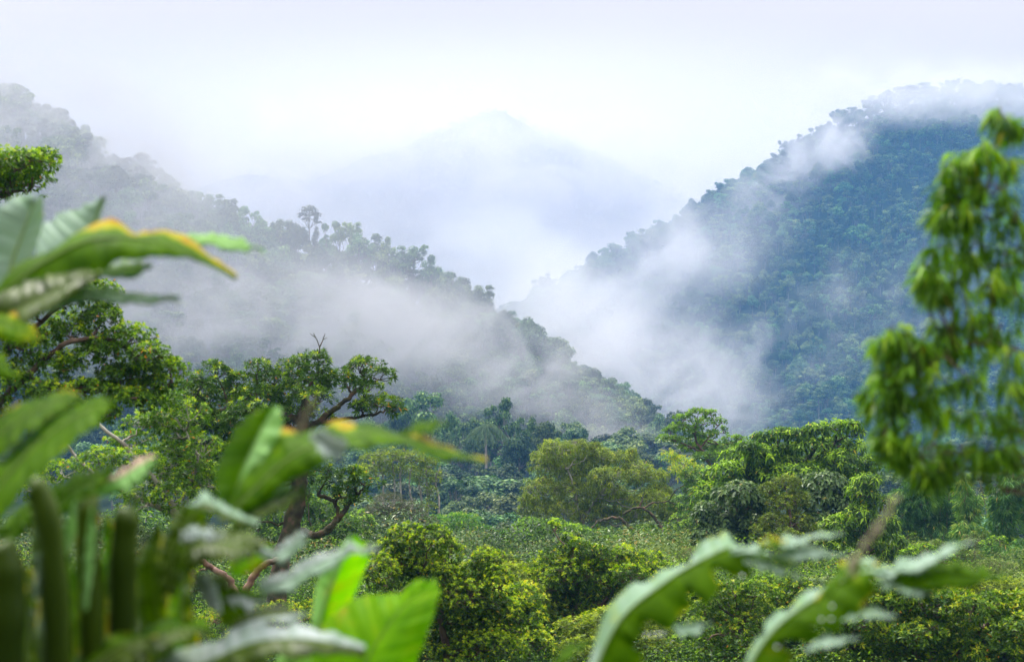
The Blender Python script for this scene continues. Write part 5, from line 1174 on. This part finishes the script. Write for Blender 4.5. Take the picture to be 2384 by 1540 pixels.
# ------------------------------------------------------------------ haze: the blue air of the valley
def haze_box():
    m, N, L = new_mat("haze_air")
    o = N.new("ShaderNodeOutputMaterial"); v = N.new("ShaderNodeVolumePrincipled")
    v.inputs['Color'].default_value = (.20, .50, .98, 1)
    v.inputs['Density'].default_value = HAZE_D
    v.inputs['Anisotropy'].default_value = 0.0
    L.new(v.outputs[0], o.inputs['Volume'])
    b = MB()
    x0, x1, y0, y1, z0, z1 = -2700, 2700, -410, 2050, CZ - 150, CZ + 235
    b.add([(x0, y0, z0), (x1, y0, z0), (x1, y1, z0), (x0, y1, z0), (x0, y0, z1), (x1, y0, z1), (x1, y1, z1), (x0, y1, z1)],
          [(0, 3, 2, 1), (4, 5, 6, 7), (0, 1, 5, 4), (1, 2, 6, 5), (2, 3, 7, 6), (3, 0, 4, 7)])
    ob = b.build("haze", m, None, False)
    tag(ob, "thin blue haze filling the valley air", "haze", None, 'stuff')
HAZE_D = 0.00035
haze_box()

# ------------------------------------------------------------------ drifting banks of mist
def mist_mat(dens, seed, thr, scale, stretch=(1, 1, 1.0), alb=(.68, .68, .705)):
    m, N, L = new_mat("mist")
    o = N.new("ShaderNodeOutputMaterial"); v = N.new("ShaderNodeVolumePrincipled")
    v.inputs['Color'].default_value = (*alb, 1)
    tc_ = N.new("ShaderNodeTexCoord")
    ln = N.new("ShaderNodeVectorMath"); ln.operation = 'LENGTH'
    L.new(tc_.outputs['Object'], ln.inputs[0])
    fo = N.new("ShaderNodeMapRange"); fo.interpolation_type = 'SMOOTHSTEP'
    fo.inputs['From Min'].default_value = 1.0; fo.inputs['From Max'].default_value = 0.15
    L.new(ln.outputs['Value'], fo.inputs['Value'])
    g = N.new("ShaderNodeNewGeometry")
    mp = N.new("ShaderNodeMapping"); mp.inputs['Location'].default_value = (seed * 13.7, seed * 5.1, seed * 3.3)
    mp.inputs['Scale'].default_value = tuple(s / scale for s in stretch)
    mp.inputs['Rotation'].default_value = (0, R(28), 0)
    L.new(g.outputs['Position'], mp.inputs['Vector'])
    n = N.new("ShaderNodeTexNoise"); n.inputs['Scale'].default_value = 1; n.inputs['Detail'].default_value = 7
    n.inputs['Roughness'].default_value = .62; n.inputs['Distortion'].default_value = 1.1
    L.new(mp.outputs[0], n.inputs['Vector'])
    nr = N.new("ShaderNodeMapRange"); nr.interpolation_type = 'SMOOTHSTEP'
    nr.inputs['From Min'].default_value = thr; nr.inputs['From Max'].default_value = thr + .24
    L.new(n.outputs['Fac'], nr.inputs['Value'])
    mu = N.new("ShaderNodeMath"); mu.operation = 'MULTIPLY'; L.new(fo.outputs[0], mu.inputs[0]); L.new(nr.outputs[0], mu.inputs[1])
    mu2 = N.new("ShaderNodeMath"); mu2.operation = 'MULTIPLY'; L.new(mu.outputs[0], mu2.inputs[0]); mu2.inputs[1].default_value = dens
    L.new(mu2.outputs[0], v.inputs['Density'])
    L.new(v.outputs[0], o.inputs['Volume'])
    m.cycles.volume_step_rate = STEP
    return m
STEP = 0.6
import bmesh
def mist(u, v, ru, rv, d, rd, dens, label, thr=.4, scale=45, tilt=0, stretch=(1, 1, 1.3), seed=None, alb=(.68, .68, .705)):
    me = bpy.data.meshes.new("mist_bank")
    bm = bmesh.new(); bmesh.ops.create_icosphere(bm, subdivisions=3, radius=1.0); bm.to_mesh(me); bm.free()
    sd_ = seed if seed is not None else len(bpy.data.objects) % 37
    me.materials.append(mist_mat(dens, sd_, thr, scale, stretch, alb))
    o = bpy.data.objects.new("mist_bank", me); COL.objects.link(o)
    o.location = tuple(P(u, v, d)); o.scale = (ru * px(d), rd, rv * px(d)); o.rotation_euler = (0, R(tilt), 0)
    tag(o, label, "mist", None, 'stuff')
    return o
MD = 2.2
# left slope
mist(540, 740, 640, 220, 385, 60, .040 * MD, "thick veil of mist lying across the middle of the left slope", .46, 26, 12, seed=2)
mist(130, 380, 480, 340, 412, 55, .040 * MD, "mist hanging over the upper left slope", .41, 30, 20, seed=5)
mist(330, 790, 480, 210, 365, 60, .040 * MD, "mist low on the left slope above the near trees", .43, 24, 0, seed=9)
mist(950, 760, 330, 220, 388, 48, .040 * MD, "tongue of mist on the left slope below the dropping ridge", .46, 22, 35, seed=3)
mist(1180, 850, 400, 180, 352, 50, .042 * MD, "ragged mist drifting over the foot of the left slope", .47, 20, 25, seed=14)
mist(1400, 985, 280, 100, 330, 40, .034 * MD, "low mist behind the valley wood", .45, 18, 15, seed=21)
mist(400, 560, 1400, 560, 345, 70, .0036 * MD, "even thin fog in front of the whole left slope", -.4, 60, 20, seed=22)
# between the ridge and the mountain
W = (.88, .875, .89)
mist(1500, 900, 330, 270, 600, 100, .020 * MD, "bright ragged column of mist filling the gap between the two slopes", .44, 42, 30, seed=4, alb=(.83, .82, .85))
mist(1230, 690, 360, 260, 1060, 70, .018 * MD, "bright mist rising behind the dropping ridge", .38, 60, 30, seed=6, alb=W)
mist(1500, 640, 330, 240, 850, 90, .016 * MD, "mist drifting over the lower crest of the right mountain", .45, 40, -35, seed=8, alb=(.83, .82, .85))
mist(1900, 330, 360, 150, 925, 60, .028 * MD, "band of mist crossing the upper crest of the right mountain", .45, 40, -48, seed=10, alb=(.83, .82, .85))
mist(2180, 215, 480, 110, 950, 60, .020 * MD, "mist on the summit of the right mountain", .45, 42, 0, seed=12, alb=(.83, .82, .85))
mist(1820, 790, 420, 200, 735, 80, .015 * MD, "thin scarf of mist on the middle of the right mountain", .50, 36, -25, seed=15)
mist(2130, 690, 330, 180, 760, 70, .010 * MD, "faint wisps low on the right mountain beside the near leaves", .50, 34, -30, seed=18)
mist(1680, 920, 260, 140, 620, 70, .018 * MD, "wisps at the right edge of the bright mist column", .48, 30, 30, seed=25)
mist(1560, 640, 420, 190, 800, 70, .0040 * MD, "thin broad veil over the lower left shoulder of the right mountain", .28, 36, -30, seed=31, alb=(.83, .82, .85))
mist(2250, 230, 420, 90, 940, 50, .012 * MD, "torn cloud catching the summit trees of the right mountain", .34, 30, 0, seed=33, alb=(.88, .88, .9))
mist(1300, 720, 260, 190, 680, 80, .010 * MD, "white mist filling the notch behind the dropping ridge", .34, 45, 30, seed=36, alb=(.88, .875, .89))
# far cloud
mist(1050, 660, 1100, 210, 1230, 130, .0075 * MD, "bank of cloud hiding the foot of the distant mountain", .34, 110, 0, seed=1, alb=(.96, .935, .95))
mist(1000, 400, 900, 240, 1280, 100, .017 * MD, "drifting cloud veiling the distant mountain", .46, 60, 0, seed=7, alb=(.96, .935, .96))
mist(1100, 430, 1900, 460, 1240, 110, .0050 * MD, "thin even cloud in front of the distant mountain", -.4, 200, 0, seed=28, alb=(.96, .93, .955))
